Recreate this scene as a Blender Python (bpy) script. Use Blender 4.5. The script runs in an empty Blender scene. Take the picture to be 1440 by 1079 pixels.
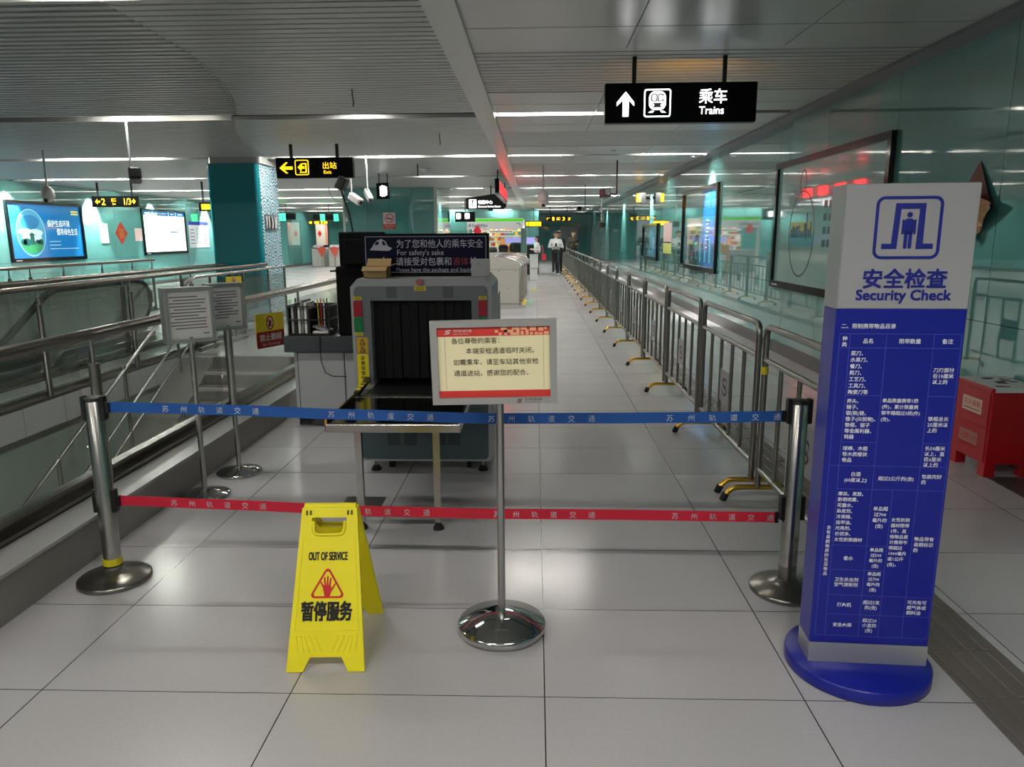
import bpy, bmesh, math, random
from mathutils import Vector, Matrix
import numpy as np
random.seed(7)
scene = bpy.context.scene
COL = scene.collection
PI = math.pi

# ---------------------------------------------------------------- camera
FPX, YAW, PITCH, ROLL, EYE = 1024.28, 0.0328102, 0.1995195, -0.00618398, 1.58
_f = Vector((-math.sin(YAW)*math.cos(PITCH), math.cos(YAW)*math.cos(PITCH), -math.sin(PITCH)))
_r0 = Vector((math.cos(YAW), math.sin(YAW), 0)); _u0 = _r0.cross(_f)
_r = _r0*math.cos(ROLL) + _u0*math.sin(ROLL); _u = -_r0*math.sin(ROLL) + _u0*math.cos(ROLL)
cam_d = bpy.data.cameras.new('camera'); cam = bpy.data.objects.new('camera', cam_d); COL.objects.link(cam)
cam_d.sensor_width = 36; cam_d.lens = 36*FPX/1440; cam_d.clip_start = 0.05; cam_d.clip_end = 200
cam.matrix_world = Matrix(((_r.x,_u.x,-_f.x,0),(_r.y,_u.y,-_f.y,0),(_r.z,_u.z,-_f.z,EYE),(0,0,0,1)))
scene.camera = cam
# ---------------------------------------------------------------- world, exposure
w = bpy.data.worlds.new('world'); scene.world = w; w.use_nodes = True
w.node_tree.nodes['Background'].inputs[0].default_value = (0.80, 0.84, 0.86, 1)
w.node_tree.nodes['Background'].inputs[1].default_value = 0.10
scene.view_settings.view_transform = 'Standard'; scene.view_settings.look = 'None'
scene.view_settings.gamma = 1; scene.view_settings.use_curve_mapping = False
scene.view_settings.exposure = 1.08
LAMP = 75.0            # radiance of the ceiling tubes
try:
    scene.cycles.use_denoising = True
    scene.cycles.max_bounces = 8; scene.cycles.transparent_max_bounces = 24
    scene.cycles.sample_clamp_indirect = 4.0
    scene.cycles.caustics_reflective = False; scene.cycles.caustics_refractive = False
except Exception: pass

def at(x, y, Y):
    """point at depth Y that the photograph shows at pixel x, y"""
    d = _f + _r*((x-720)/FPX) + _u*((539.5-y)/FPX)
    return Vector((0,0,EYE)) + d*(Y/d.y)
def atx(x, y, X):
    d = _f + _r*((x-720)/FPX) + _u*((539.5-y)/FPX)
    return Vector((0,0,EYE)) + d*(X/d.x)
def ground(x, y, z=0.0):
    d = _f + _r*((x-720)/FPX) + _u*((539.5-y)/FPX)
    return Vector((0,0,EYE)) + d*((z-EYE)/d.z)

# ---------------------------------------------------------------- materials
def lin(h):
    h = h.lstrip('#'); o = []
    for i in (0,2,4):
        c = int(h[i:i+2],16)/255; o.append(c/12.92 if c <= .04045 else ((c+.055)/1.055)**2.4)
    return (*o, 1)
_mats = {}
def M(name, h, rough=.5, metal=0., emit=0., coat=0., noise=0., nscale=20., spec=.5, bump=0.):
    if name in _mats: return _mats[name]
    m = bpy.data.materials.new(name); m.use_nodes = True; nt = m.node_tree
    b = nt.nodes['Principled BSDF']; c = lin(h)
    b.inputs['Base Color'].default_value = c; b.inputs['Roughness'].default_value = rough
    b.inputs['Metallic'].default_value = metal; b.inputs['Coat Weight'].default_value = coat
    b.inputs['Coat Roughness'].default_value = .03; b.inputs['Specular IOR Level'].default_value = spec
    if emit:
        b.inputs['Emission Color'].default_value = c; b.inputs['Emission Strength'].default_value = emit
    if noise or bump:
        tc = nt.nodes.new('ShaderNodeTexCoord'); n = nt.nodes.new('ShaderNodeTexNoise')
        n.inputs['Scale'].default_value = nscale; n.inputs['Detail'].default_value = 4
        nt.links.new(tc.outputs['Object'], n.inputs['Vector'])
        if noise:
            mx = nt.nodes.new('ShaderNodeMix'); mx.data_type = 'RGBA'
            k = 1-noise
            mx.inputs[6].default_value = (c[0]*k,c[1]*k,c[2]*k,1)
            mx.inputs[7].default_value = (min(1,c[0]*(1+noise)),min(1,c[1]*(1+noise)),min(1,c[2]*(1+noise)),1)
            nt.links.new(n.outputs['Fac'], mx.inputs[0]); nt.links.new(mx.outputs[2], b.inputs['Base Color'])
        if bump:
            bp = nt.nodes.new('ShaderNodeBump'); bp.inputs['Strength'].default_value = bump
            bp.inputs['Distance'].default_value = .01
            nt.links.new(n.outputs['Fac'], bp.inputs['Height']); nt.links.new(bp.outputs['Normal'], b.inputs['Normal'])
    _mats[name] = m
    return m
STEEL = M('stainless steel', 'B4B2AE', .24, 1, noise=.10, nscale=6)
STEELD = M('dark stainless steel', '8A8780', .28, 1, noise=.12, nscale=5)
CHROME = M('polished steel', 'C4C4C4', .08, 1)
RAILM = M('dark handrail steel','7A746C',.25,1,noise=.10,nscale=5)
BRASS = M('gold plated steel', 'DDB048', .22, 1)
BLACK = M('black plastic', '0B0B0C', .45)
SIGNB = M('black sign case', '050506', .35, spec=.12)
BLACKG = M('black gloss', '060607', .12)
RUBBER = M('black rubber', '101010', .8)
WHITE = M('white paint', 'DADAD6', .5)
PAPER = M('white paper', 'D9D8D6', .7)
INK = M('black ink', '141414', .7)
GREYINK = M('grey ink', '45474C', .7)
LGREY = M('light grey powder coat', 'A9ABAD', .42, noise=.04, nscale=8)
MGREY = M('mid grey paint', '74777A', .45)
BLUE = M('royal blue enamel', '151E8C', .30, noise=.05, nscale=3)
BLUEINK = M('blue print', '0E1A80', .5)
TOTEMW = M('pale grey board', '9C9C9F', .45)
SILVER = M('silver aluminium', 'B5B5B7', .35, .6)
YELLOW = M('yellow plastic', 'EBDD0E', .42, noise=.07, nscale=9)
YELLOWD = M('yellow sticker', 'D8C21E', .5)
RED = M('red print', 'C8231F', .5)
REDBOX = M('fire red enamel', 'B5101C', .35, noise=.06, nscale=4)
TEAL = M('teal back painted glass', '56908C', .03, coat=1., noise=.03, nscale=.6, spec=1.)
TEALD = M('dark teal glass', '44898A', .06, coat=.5)
STONE = M('grey granite curb', '9C9B9A', .22, noise=.08, nscale=60)
STONED = M('dark grey granite', '4C4A49', .30, noise=.10, nscale=50)
CEIL = M('grey aluminium ceiling', 'B2B4B0', .30, .25, noise=.02, nscale=2)
CEILB = M('grey aluminium baffle', 'B6B7B3', .42, .15)
CEILD = M('ceiling plenum', '16201F', .9)
CEILG = M('ceiling groove', '2E2F2E', .8)
LED = M('white led panel', 'FFFFFF', .4, emit=2.3)
LEDY = M('amber led panel', 'FFC814', .4, emit=.9)
LEDR = M('red led', 'FF0A14', .4, emit=11.)
LEDG = M('green led', '20E860', .4, emit=4.)
TUBE = M('lit lamp tube', 'FFFBF2', .4, emit=LAMP)
DIMADD = M('added dim strip glow', 'F6F2E4', .4, emit=8.)  # dim glow for a painted reflection and an added strip
SKIN = M('skin', 'C99A7C', .55)
HAIR = M('black hair', '14100E', .6)

def glass_mat(name, tint, refl=1.45):
    m = bpy.data.materials.new(name); m.use_nodes = True; nt = m.node_tree
    for n in list(nt.nodes):
        if n.type != 'OUTPUT_MATERIAL': nt.nodes.remove(n)
    out = [n for n in nt.nodes if n.type == 'OUTPUT_MATERIAL'][0]
    t = nt.nodes.new('ShaderNodeBsdfTransparent'); t.inputs[0].default_value = tint
    g = nt.nodes.new('ShaderNodeBsdfGlossy'); g.inputs['Roughness'].default_value = .02
    lw = nt.nodes.new('ShaderNodeLayerWeight'); pw = nt.nodes.new('ShaderNodeMath'); pw.operation = 'POWER'; pw.inputs[1].default_value = 5
    f = nt.nodes.new('ShaderNodeMath'); f.operation = 'MULTIPLY_ADD'; f.inputs[1].default_value = .90; f.inputs[2].default_value = .04
    nt.links.new(lw.outputs['Facing'], pw.inputs[0]); nt.links.new(pw.outputs[0], f.inputs[0])
    mx = nt.nodes.new('ShaderNodeMixShader')
    nt.links.new(f.outputs[0], mx.inputs[0]); nt.links.new(t.outputs[0], mx.inputs[1]); nt.links.new(g.outputs[0], mx.inputs[2])
    nt.links.new(mx.outputs[0], out.inputs[0]); return m
GLASS = glass_mat('clear railing glass', (.90,.94,.92,1))

def floor_mat():
    m = bpy.data.materials.new('polished floor tiles'); m.use_nodes = True; nt = m.node_tree; L = nt.links
    b = nt.nodes['Principled BSDF']; N = nt.nodes.new
    geo = N('ShaderNodeNewGeometry'); sep = N('ShaderNodeSeparateXYZ'); L.new(geo.outputs['Position'], sep.inputs[0])
    def math_(op, a, bb=None):
        n = N('ShaderNodeMath'); n.operation = op
        for i, v in enumerate((a, bb)):
            if v is None: continue
            if isinstance(v, (int, float)): n.inputs[i].default_value = v
            else: L.new(v, n.inputs[i])
        return n.outputs[0]
    u = math_('DIVIDE', math_('SUBTRACT', sep.outputs[0], .0325), .898)
    v = math_('DIVIDE', math_('SUBTRACT', sep.outputs[1], 2.281), .611)
    fu = math_('ABSOLUTE', math_('SUBTRACT', math_('FRACT', u), .5)); fv = math_('ABSOLUTE', math_('SUBTRACT', math_('FRACT', v), .5))
    line = math_('MAXIMUM', math_('GREATER_THAN', fu, .5-.0024), math_('GREATER_THAN', fv, .5-.0030))
    cmb = N('ShaderNodeCombineXYZ'); L.new(math_('FLOOR', u), cmb.inputs[0]); L.new(math_('FLOOR', v), cmb.inputs[1])
    wn = N('ShaderNodeTexWhiteNoise'); L.new(cmb.outputs[0], wn.inputs['Vector'])
    sp = N('ShaderNodeTexNoise'); sp.inputs['Scale'].default_value = 90; sp.inputs['Detail'].default_value = 3; L.new(geo.outputs['Position'], sp.inputs['Vector'])
    lo = N('ShaderNodeTexNoise'); lo.inputs['Scale'].default_value = 1.3; L.new(geo.outputs['Position'], lo.inputs['Vector'])
    val = math_('ADD', math_('MULTIPLY', wn.outputs['Value'], .10), math_('ADD', math_('MULTIPLY', sp.outputs['Fac'], .35), math_('MULTIPLY', lo.outputs['Fac'], .25)))
    mx = N('ShaderNodeMix'); mx.data_type = 'RGBA'; L.new(val, mx.inputs[0])
    mx.inputs[6].default_value = lin('A8A6A8'); mx.inputs[7].default_value = lin('C8C6C9')
    m2 = N('ShaderNodeMix'); m2.data_type = 'RGBA'; L.new(line, m2.inputs[0]); L.new(mx.outputs[2], m2.inputs[6]); m2.inputs[7].default_value = lin('2E2A28')
    L.new(m2.outputs[2], b.inputs['Base Color'])
    b.inputs['Roughness'].default_value = .17; b.inputs['Specular IOR Level'].default_value = .5
    rr = math_('ADD', .13, math_('MULTIPLY', lo.outputs['Fac'], .12)); L.new(rr, b.inputs['Roughness'])
    return m
FLOOR = floor_mat()

def ring_mat():
    m = bpy.data.materials.new('ripple ring relief panel'); m.use_nodes = True; nt = m.node_tree; L = nt.links; N = nt.nodes.new
    b = nt.nodes['Principled BSDF']
    tc = N('ShaderNodeTexCoord'); vo = N('ShaderNodeTexVoronoi'); vo.inputs['Scale'].default_value = 3.8; vo.inputs['Randomness'].default_value = .55
    vo.voronoi_dimensions = '2D'
    mp = N('ShaderNodeMapping'); mp.inputs['Rotation'].default_value = (0, PI/2, 0); L.new(tc.outputs['Object'], mp.inputs[0]); L.new(mp.outputs[0], vo.inputs['Vector'])
    sc_ = N('ShaderNodeSeparateXYZ'); L.new(tc.outputs['Object'], sc_.inputs[0]); cb = N('ShaderNodeCombineXYZ')
    L.new(sc_.outputs[1], cb.inputs[0]); L.new(sc_.outputs[2], cb.inputs[1]); L.new(cb.outputs[0], vo.inputs['Vector'])
    a = N('ShaderNodeMath'); a.operation = 'MULTIPLY'; a.inputs[1].default_value = 4.6; L.new(vo.outputs['Distance'], a.inputs[0])
    f = N('ShaderNodeMath'); f.operation = 'FRACT'; L.new(a.outputs[0], f.inputs[0])
    g = N('ShaderNodeMath'); g.operation = 'GREATER_THAN'; g.inputs[1].default_value = .45; L.new(f.outputs[0], g.inputs[0])
    mx = N('ShaderNodeMix'); mx.data_type = 'RGBA'; L.new(g.outputs[0], mx.inputs[0])
    mx.inputs[6].default_value = lin('3F7F96'); mx.inputs[7].default_value = lin('C2D6DA'); L.new(mx.outputs[2], b.inputs['Base Color'])
    b.inputs['Roughness'].default_value = .25
    return m
RINGS = ring_mat()

# ---------------------------------------------------------------- mesh builder
def frame(o, x, y):
    x = Vector(x).normalized(); y = Vector(y).normalized(); z = x.cross(y)
    return Matrix(((x.x,y.x,z.x,o[0]),(x.y,y.y,z.y,o[1]),(x.z,y.z,z.z,o[2]),(0,0,0,1)))
def facing(o, rz=0.0):      # local x right, y up, z towards -Y (seen from the entrance)
    c, s = math.cos(rz), math.sin(rz)
    return frame(o, (c, s, 0), (0, 0, 1))
_glyph = {}
def glyphs(s, bold, res):
    k = (s, round(bold,4), res)
    if k not in _glyph:
        c = bpy.data.curves.new('t', 'FONT'); c.body = s; c.size = 1; c.offset = bold; c.resolution_u = res
        o = bpy.data.objects.new('t', c); COL.objects.link(o)
        dg = bpy.context.evaluated_depsgraph_get(); me = bpy.data.meshes.new_from_object(o.evaluated_get(dg))
        _glyph[k] = ([v.co.copy() for v in me.vertices], [list(p.vertices) for p in me.polygons])
        bpy.data.objects.remove(o); bpy.data.curves.remove(c); bpy.data.meshes.remove(me)
    return _glyph[k]

class MB:
    def __init__(s): s.v, s.f, s.mi, s.sm, s.mats, s.M = [], [], [], [], [], Matrix()
    def at(s, m): s.M = m; return s
    def _m(s, m):
        if m not in s.mats: s.mats.append(m)
        return s.mats.index(m)
    def add(s, verts, faces, m, smooth=False):
        b = len(s.v); k = s._m(m); s.v += [s.M @ Vector(p) for p in verts]
        for f in faces: s.f.append([i+b for i in f]); s.mi.append(k); s.sm.append(smooth)
        return s
    def box(s, x0, x1, y0, y1, z0, z1, m):
        return s.add([(x0,y0,z0),(x1,y0,z0),(x1,y1,z0),(x0,y1,z0),(x0,y0,z1),(x1,y0,z1),(x1,y1,z1),(x0,y1,z1)],
                     [(0,3,2,1),(4,5,6,7),(0,1,5,4),(1,2,6,5),(2,3,7,6),(3,0,4,7)], m)
    def rbox(s, x0, x1, y0, y1, z0, z1, m, r=.01, seg=2):
        bm = bmesh.new(); bmesh.ops.create_cube(bm, size=1)
        for v in bm.verts: v.co = Vector(((x0+x1)/2+v.co.x*(x1-x0), (y0+y1)/2+v.co.y*(y1-y0), (z0+z1)/2+v.co.z*(z1-z0)))
        bmesh.ops.bevel(bm, geom=bm.edges[:], offset=min(r, .49*min(x1-x0,y1-y0,z1-z0)), segments=seg, profile=.5, affect='EDGES')
        bm.verts.index_update(); s.add([v.co.copy() for v in bm.verts], [[v.index for v in f.verts] for f in bm.faces], m); bm.free(); return s
    def lathe(s, prof, m, n=32, c=(0,0,0)):
        vs, fs = [], []
        for r, z in prof:
            for i in range(n): a = 2*PI*i/n; vs.append((c[0]+r*math.cos(a), c[1]+r*math.sin(a), c[2]+z))
        for j in range(len(prof)-1):
            for i in range(n): fs.append((j*n+i, j*n+(i+1)%n, (j+1)*n+(i+1)%n, (j+1)*n+i))
        s.add(vs, fs, m, True)
        for j, flip in ((0, True), (len(prof)-1, False)):
            if prof[j][0] > 1e-5:
                cap = [(c[0]+prof[j][0]*math.cos(2*PI*i/n), c[1]+prof[j][0]*math.sin(2*PI*i/n), c[2]+prof[j][1]) for i in range(n)]
                s.add(cap, [list(range(n))[::-1] if flip else list(range(n))], m)
        return s
    def tube(s, pts, r, m, n=12, closed=False, caps=True):
        pts = [Vector(p) for p in pts]; rs = r if isinstance(r, (list,tuple)) else [r]*len(pts)
        K = len(pts); tang = []
        for i in range(K):
            if closed: a, b = pts[i-1], pts[(i+1)%K]
            else: a, b = pts[max(0,i-1)], pts[min(K-1,i+1)]
            tang.append((b-a).normalized())
        u = tang[0].orthogonal().normalized(); vs, fs = [], []
        for i in range(K):
            u = (u - tang[i]*u.dot(tang[i])).normalized(); w_ = tang[i].cross(u)
            for k in range(n):
                a = 2*PI*k/n; vs.append(pts[i] + (u*math.cos(a)+w_*math.sin(a))*rs[i])
        for i in range(K if closed else K-1):
            j = (i+1)%K
            for k in range(n): fs.append((i*n+k, i*n+(k+1)%n, j*n+(k+1)%n, j*n+k))
        s.add(vs, fs, m, True)
        if caps and not closed:
            s.add(vs[:n], [list(range(n))[::-1]], m); s.add(vs[-n:], [list(range(n))], m)
        return s
    def cyl(s, p0, p1, r, m, n=16, r2=None): return s.tube([p0, p1], [r, r if r2 is None else r2], m, n)
    def bar(s, p0, p1, w, h, m):       # rectangular bar along p0-p1, w across, h up
        p0, p1 = Vector(p0), Vector(p1); t = (p1-p0).normalized()
        a = t.cross(Vector((0,0,1)));  a = a.normalized() if a.length > 1e-4 else Vector((1,0,0))
        b = a.cross(t).normalized(); a = a*w/2; b = b*h/2
        vs = [p0-a-b, p0+a-b, p0+a+b, p0-a+b, p1-a-b, p1+a-b, p1+a+b, p1-a+b]
        return s.add(vs, [(0,1,2,3),(7,6,5,4),(0,4,5,1),(1,5,6,2),(2,6,7,3),(3,7,4,0)], m)
    def prism(s, poly, z0, z1, m):      # polygon in local xy extruded along local z
        n = len(poly); vs = [(x,y,z0) for x,y in poly] + [(x,y,z1) for x,y in poly]
        fs = [list(range(n))[::-1], list(range(n,2*n))] + [(i,(i+1)%n,n+(i+1)%n,n+i) for i in range(n)]
        return s.add(vs, fs, m)
    def ring(s, outer, inner, z0, z1, m):
        n = len(outer); vs = [(x,y,z) for z in (z0,z1) for x,y in outer] + [(x,y,z) for z in (z0,z1) for x,y in inner]
        fs = []
        for i in range(n):
            j = (i+1)%n
            fs += [(i,j,n+j,n+i), (2*n+j,2*n+i,3*n+i,3*n+j), (n+i,n+j,3*n+j,3*n+i), (j,i,2*n+i,2*n+j)]
        return s.add(vs, fs, m)
    def quad(s, x0, x1, y0, y1, z, m): return s.add([(x0,y0,z),(x1,y0,z),(x1,y1,z),(x0,y1,z)], [(0,1,2,3)], m)
    def poly(s, pts, z, m): return s.add([(x,y,z) for x,y in pts], [list(range(len(pts)))], m)
    def text(s, t, x, y, size, m, z=.002, align='l', bold=.0, sx=1., res=2, fit=None, warp=None):
        vs, fs = glyphs(t, min(0, bold), res)
        if not vs: return s
        a, b = min(v.x for v in vs), max(v.x for v in vs)
        k = size*sx
        if fit: k = fit/(b-a)
        if align == 'l': ox = x - a*k if fit else x
        elif align == 'c': ox = x - (a+b)/2*k
        else: ox = x - b*k
        P = [(v.x*k+ox, v.y*size+y, z) for v in vs]
        if bold > 0:
            d = bold*size*.62
            for i, (dx, dy) in enumerate(((-d,-d),(d,-d),(d,d),(-d,d))):
                Q = [(px_+dx, py_+dy, pz_-.00008*(i+1)) for px_, py_, pz_ in P]
                s.add([warp(*p) for p in Q] if warp else Q, fs, m)
        if warp: P = [warp(*p) for p in P]
        return s.add(P, fs, m)
    def build(s, name, parent=None, origin=None):
        me = bpy.data.meshes.new(name)
        o = bpy.data.objects.new(name, me); COL.objects.link(o)
        off = Vector(origin) if origin is not None else Vector()
        q = parent
        while q is not None and origin is None:
            if q.get('_w'): off = Vector(q['_w'])
            q = q.parent
        me.from_pydata([v-off for v in s.v], [], s.f)
        for m in s.mats: me.materials.append(m)
        me.polygons.foreach_set('material_index', s.mi); me.polygons.foreach_set('use_smooth', s.sm); me.update()
        if parent is not None: o.parent = parent
        elif origin is not None: o.location = off
        return o
def rrect(x0, x1, y0, y1, r, k=5):
    out = []
    for cx, cy, a0 in ((x1-r,y1-r,0),(x0+r,y1-r,90),(x0+r,y0+r,180),(x1-r,y0+r,270)):
        for i in range(k+1): a = math.radians(a0+90*i/k); out.append((cx+r*math.cos(a), cy+r*math.sin(a)))
    return out
def ell(cx, cy, rx, ry, n=40): return [(cx+rx*math.cos(2*PI*i/n), cy+ry*math.sin(2*PI*i/n)) for i in range(n)]
def fillet(pts, r, k=5):
    pts = [Vector(p) for p in pts]; out = [pts[0]]
    for i in range(1, len(pts)-1):
        a, b, c = pts[i-1], pts[i], pts[i+1]; d1 = (a-b).normalized(); d2 = (c-b).normalized()
        q0, q1 = b+d1*r, b+d2*r
        for j in range(k+1): t = j/k; out.append(q0*(1-t)**2 + b*2*t*(1-t) + q1*t*t)
    return out+[pts[-1]]

def tag(o, label, cat, group=None):
    o['label'] = label; o['category'] = cat
    if group: o['group'] = group
    return o
def thing(name, label, cat, loc=(0,0,0), rz=0, group=None, world=False):
    """Empty at a thing's base; with world=True its parts are built in world coordinates"""
    o = bpy.data.objects.new(name, None); COL.objects.link(o); o.location = loc; o.rotation_euler = (0,0,rz)
    o.empty_display_size = .1; tag(o, label, cat, group)
    if world: o['_w'] = tuple(loc)
    return o
def struct(mb, name): o = mb.build(name); o['kind'] = 'structure'; return o
def part(o, label): o['label'] = label; return o
def copy_tree(o, parent=None, loc=None, label=None):
    c = o.copy(); COL.objects.link(c)
    if parent: c.parent = parent
    if loc is not None: c.location = loc
    if label: c['label'] = label
    for ch in list(o.children): copy_tree(ch, c)
    return c
ORD = ['first','second','third','fourth','fifth','sixth','seventh','eighth','ninth','tenth','eleventh','twelfth','thirteenth','fourteenth','fifteenth','sixteenth','seventeenth','eighteenth','nineteenth','twentieth','twenty-first','twenty-second']

# ================================================================ SETTING
WX, CZ, LX = 3.30, 3.04, -13.28
mb = MB()
for a in ((-2.55,WX,-5,60),(-4.85,-2.55,9.6,60),(-4.85,-2.55,-5,0),(-6.0,-4.85,-5,60),(-7.6,-6.0,9.3,60),(-7.6,-6.0,-5,0),(-16.5,-7.6,-5,60)):
    mb.box(*a, -.30, 0, FLOOR)
struct(mb, 'floor')
# ceiling
def curve_x(y):
    P = [(-9,-2.72),(4.9,-2.72),(5.3,-2.74),(5.76,-2.76),(6.31,-2.80),(6.77,-2.9),(7.28,-3.0),(7.98,-3.2),(8.84,-3.5),(9.62,-3.85),(10.55,-4.22),(11.71,-4.56),(13.39,-4.85),(16,-5.2),(60,-5.2)]
    for (y0,a),(y1,b) in zip(P,P[1:]):
        if y0 <= y <= y1: return a+(b-a)*(y-y0)/(y1-y0)
    return -2.72
SLOTS = [9.35+4.63*n for n in range(-3, 11)]
def in_slot(y0, y1): return any(y0 < s+.11 and y1 > s-.11 for s in SLOTS)
mb = MB()
y = -4.0
while y < 60:
    if not in_slot(y, y+.118):
        c = curve_x(y)
        mb.box(c, -.72, y, y+.090, CZ, CZ+.05, CEILB)                 # closed baffles
        mb.box(LX-3.2, c-.01, y, y+.064, CZ, CZ+.07, CEILB)           # open baffles over the stairs
    y += .118
mb.box(-2.70, -.72, -4, 4.9, CZ+.052, CZ+.07, CEILG)
yy = 4.9
while yy < 60:
    c = max(curve_x(yy), curve_x(min(60,yy+.5)))
    mb.box(c+.02, -.72, yy, yy+.5, CZ+.052, CZ+.07, CEILG); yy += .5
mb.box(LX-3.2, -2.6, -4.2, 60, CZ+.42, CZ+.46, CEILD)
for n in range(-3, 12):
    yb = 6.22+4.63*n
    if yb > 60: break
    k = 0
    while k*.126 < 1.74:
        mb.box(-.5, 3.12, yb+k*.126, yb+k*.126+.100, CZ, CZ+.05, CEILB); k += 1
    mb.box(-.5, 3.12, yb, yb+1.76, CZ+.05, CZ+.07, CEILG)
    for a, b in ((1.772,2.46),(2.475,3.02),(3.24,4.0),(4.015,4.62)):
        for x0, x1 in ((-.5,.715),(.722,1.955),(1.962,3.12)):
            mb.box(x0, x1, yb+a, yb+b, CZ-.003, CZ+.05, CEIL)
    mb.box(-.5, 3.12, yb+1.76, yb+4.63, CZ+.10, CZ+.12, CEILD)
for s_ in SLOTS: mb.box(-.72, -5.2 if s_ > 13 else curve_x(s_), s_-.14, s_+.14, CZ+.14, CZ+.16, CEILD)
mb.box(-16.5, WX+.1, -4.2, 60, CZ+.5, CZ+.6, CEILD)
struct(mb, 'ceiling')
struct(MB().box(-.72, -.50, -4, 60, CZ-.035, CZ+.06, CEIL), 'trim_1')
struct(MB().box(3.10, WX, -4, 50, CZ-.03, CZ+.06, MGREY), 'trim_2')
mbx = MB(); mbx.bar((-3.2,3.0,CZ+.10),(-6.6,13.2,CZ+.10), .30, .06, CEIL); struct(mbx, 'trim_3')

# right wall of back painted glass
mb = MB(); mb.box(WX+.014, WX+.2, -4, 50, 0, CZ+.5, CEILD)
y = 7.08-1.63*7
while y < 50:
    mb.box(WX, WX+.013, y+.003, y+1.627, .15, .935, TEAL); mb.box(WX, WX+.013, y+.003, y+1.627, .941, CZ+.0, TEAL); y += 1.63
struct(mb, 'wall_right')
struct(MB().box(WX-.025, WX, -4, 50, 0, .15, STONED), 'baseboard_right')
# left wall
mb = MB(); mb.box(LX-.2, LX-.014, 2, 45, -.3, CZ+.5, CEILD)
y = 18.3-1.61*9
while y < 45:
    mb.box(LX-.013, LX, y+.003, y+1.607, .12, .985, TEAL); mb.box(LX-.013, LX, y+.003, y+1.607, .991, CZ, TEAL); y += 1.61
struct(mb, 'wall_left')
struct(MB().box(LX, LX+.02, 2, 45, 0, .12, STONED), 'baseboard_left')
# teal clad room in the middle of the hall
mb = MB(); mb.box(-5.76, -3.0, 22.52, 25.9, 0, CZ+.3, CEILD)
for i in range(4):
    x0 = -5.78+i*.682; mb.box(x0+.003, x0+.679, 22.5, 22.52, .12, CZ+.2, TEAL)
for i in range(2): mb.box(-3.0, -2.98, 22.56+i*1.66, 22.56+i*1.66+1.65, .12, CZ+.2, TEAL)
mb.box(-3.06, -2.96, 22.47, 22.57, 0, CZ+.2, WHITE); mb.box(-5.84, -5.78, 22.48, 22.54, 0, CZ+.2, WHITE)
struct(mb, 'wall_middle')
# far walls
mb = MB()
for i in range(12): mb.box(-17+i*.55, -17+i*.55+.545, 45, 45.1, 0, CZ+.3, TEAL)
mb.box(-10.4, -5.5, 47, 47.1, 0, CZ+.3, TEAL)
struct(mb, 'wall_far')
mb = MB()
for x0, x1 in ((-.1,1.6),(2.9,WX+.2)): mb.box(x0, x1, 50, 50.2, 0, CZ+.3, TEALD)
mb.box(1.6, 2.9, 50, 50.2, 2.25, CZ+.3, TEALD); mb.box(-.2, 3.4, 50.2, 50.4, -.1, CZ+.4, CEILD)
struct(mb, 'wall_end')
struct(MB().box(-6, .18, 42, 42.2, 0, CZ+.3, TEAL), 'wall_back')
d = struct(MB().box(1.62, 2.24, 50.02, 50.08, 0, 2.23, LGREY).box(2.26, 2.88, 50.02, 50.08, 0, 2.23, LGREY), 'door_1')
p = MB().box(2.14, 2.17, 49.97, 50.02, .95, 1.2, STEEL).build('door_handle', d)
# stairwell: curb, walls, steps
mb = MB()
mb.box(-2.55, -2.215, -1, 9.6, 0, .205, M('curb face granite','7C7874',.3,noise=.08,nscale=50)); mb.box(-2.56, -2.20, -1, 9.6, .205, .222, STONE)
struct(mb, 'trim_4')
mb = MB()
mb.box(-4.95, -4.85, 0, 9.6, -3.2, -.30, M('pale grey green wall panel','8F9A92',.25,noise=.03,nscale=2))
mb.box(-4.97, -4.845, 0, 9.6, -.33, -.27, STEELD)
mb.box(-2.56, -2.46, 0, 9.6, -3.2, -.02, M('pale grey green wall panel','8F9A92',.25)); mb.box(-4.95, -2.46, -.1, 0, -3.2, -.02, MGREY)
struct(mb, 'wall_stairwell')
mb = MB()
STEP = M('grey granite step', '7C7974', .4, noise=.08, nscale=40); NOSE = M('pale step nosing', 'B9B6B0', .3)  # nosing paler than the step
for i in range(14):
    yt = 9.6-.3*i; z = -.155*(i+1)
    mb.box(-4.36, -2.56, yt-.30, yt, z-.2, z, STEP); mb.box(-4.36, -2.56, yt-.325, yt-.27, z-.030, z+.004, NOSE); mb.box(-4.36, -2.56, yt-.27, yt-.25, z, z+.003, STONED)
mb.box(-4.36, -2.56, 9.58, 9.62, -.16, 0, STEP)
mb.box(-4.36, -2.56, 9.60, 9.66, .0005, .004, STONED)
yb, zb = 9.6-.3*14, -.155*14
mb.box(-4.85, -2.5, 0, yb+.1, zb-.2, zb, STEP)
st = [(9.75,.03),(9.75,-.4),(yb-.1,zb-.4),(yb-.1,zb+.02)]
mb.at(frame((-4.36,0,0),(0,1,0),(0,0,1))).prism([(a,b) for a,b in st][::-1], -.49, 0.0, M('pale stone stringer','8D8B86',.3)).at(Matrix())
struct(mb, 'floor_stair')
# tactile paving strip, dark border by the wall
mb = MB(); TACT = M('brown grey tactile metal','7A726E',.4,.35,noise=.08,nscale=12)
yy = -1.0
while yy < 45:
    mb.box(1.505, 1.785, yy, yy+.297, 0, .003, TACT)
    for k in range(4): mb.rbox(1.53+k*.066, 1.53+k*.066+.036, yy+.006, yy+.291, .002, .008, TACT, .003, 1)
    yy += .30
struct(mb, 'trim_5')
struct(MB().box(2.97, WX-.025, -2, 4.68, 0, .004, STONED), 'trim_6')

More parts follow.
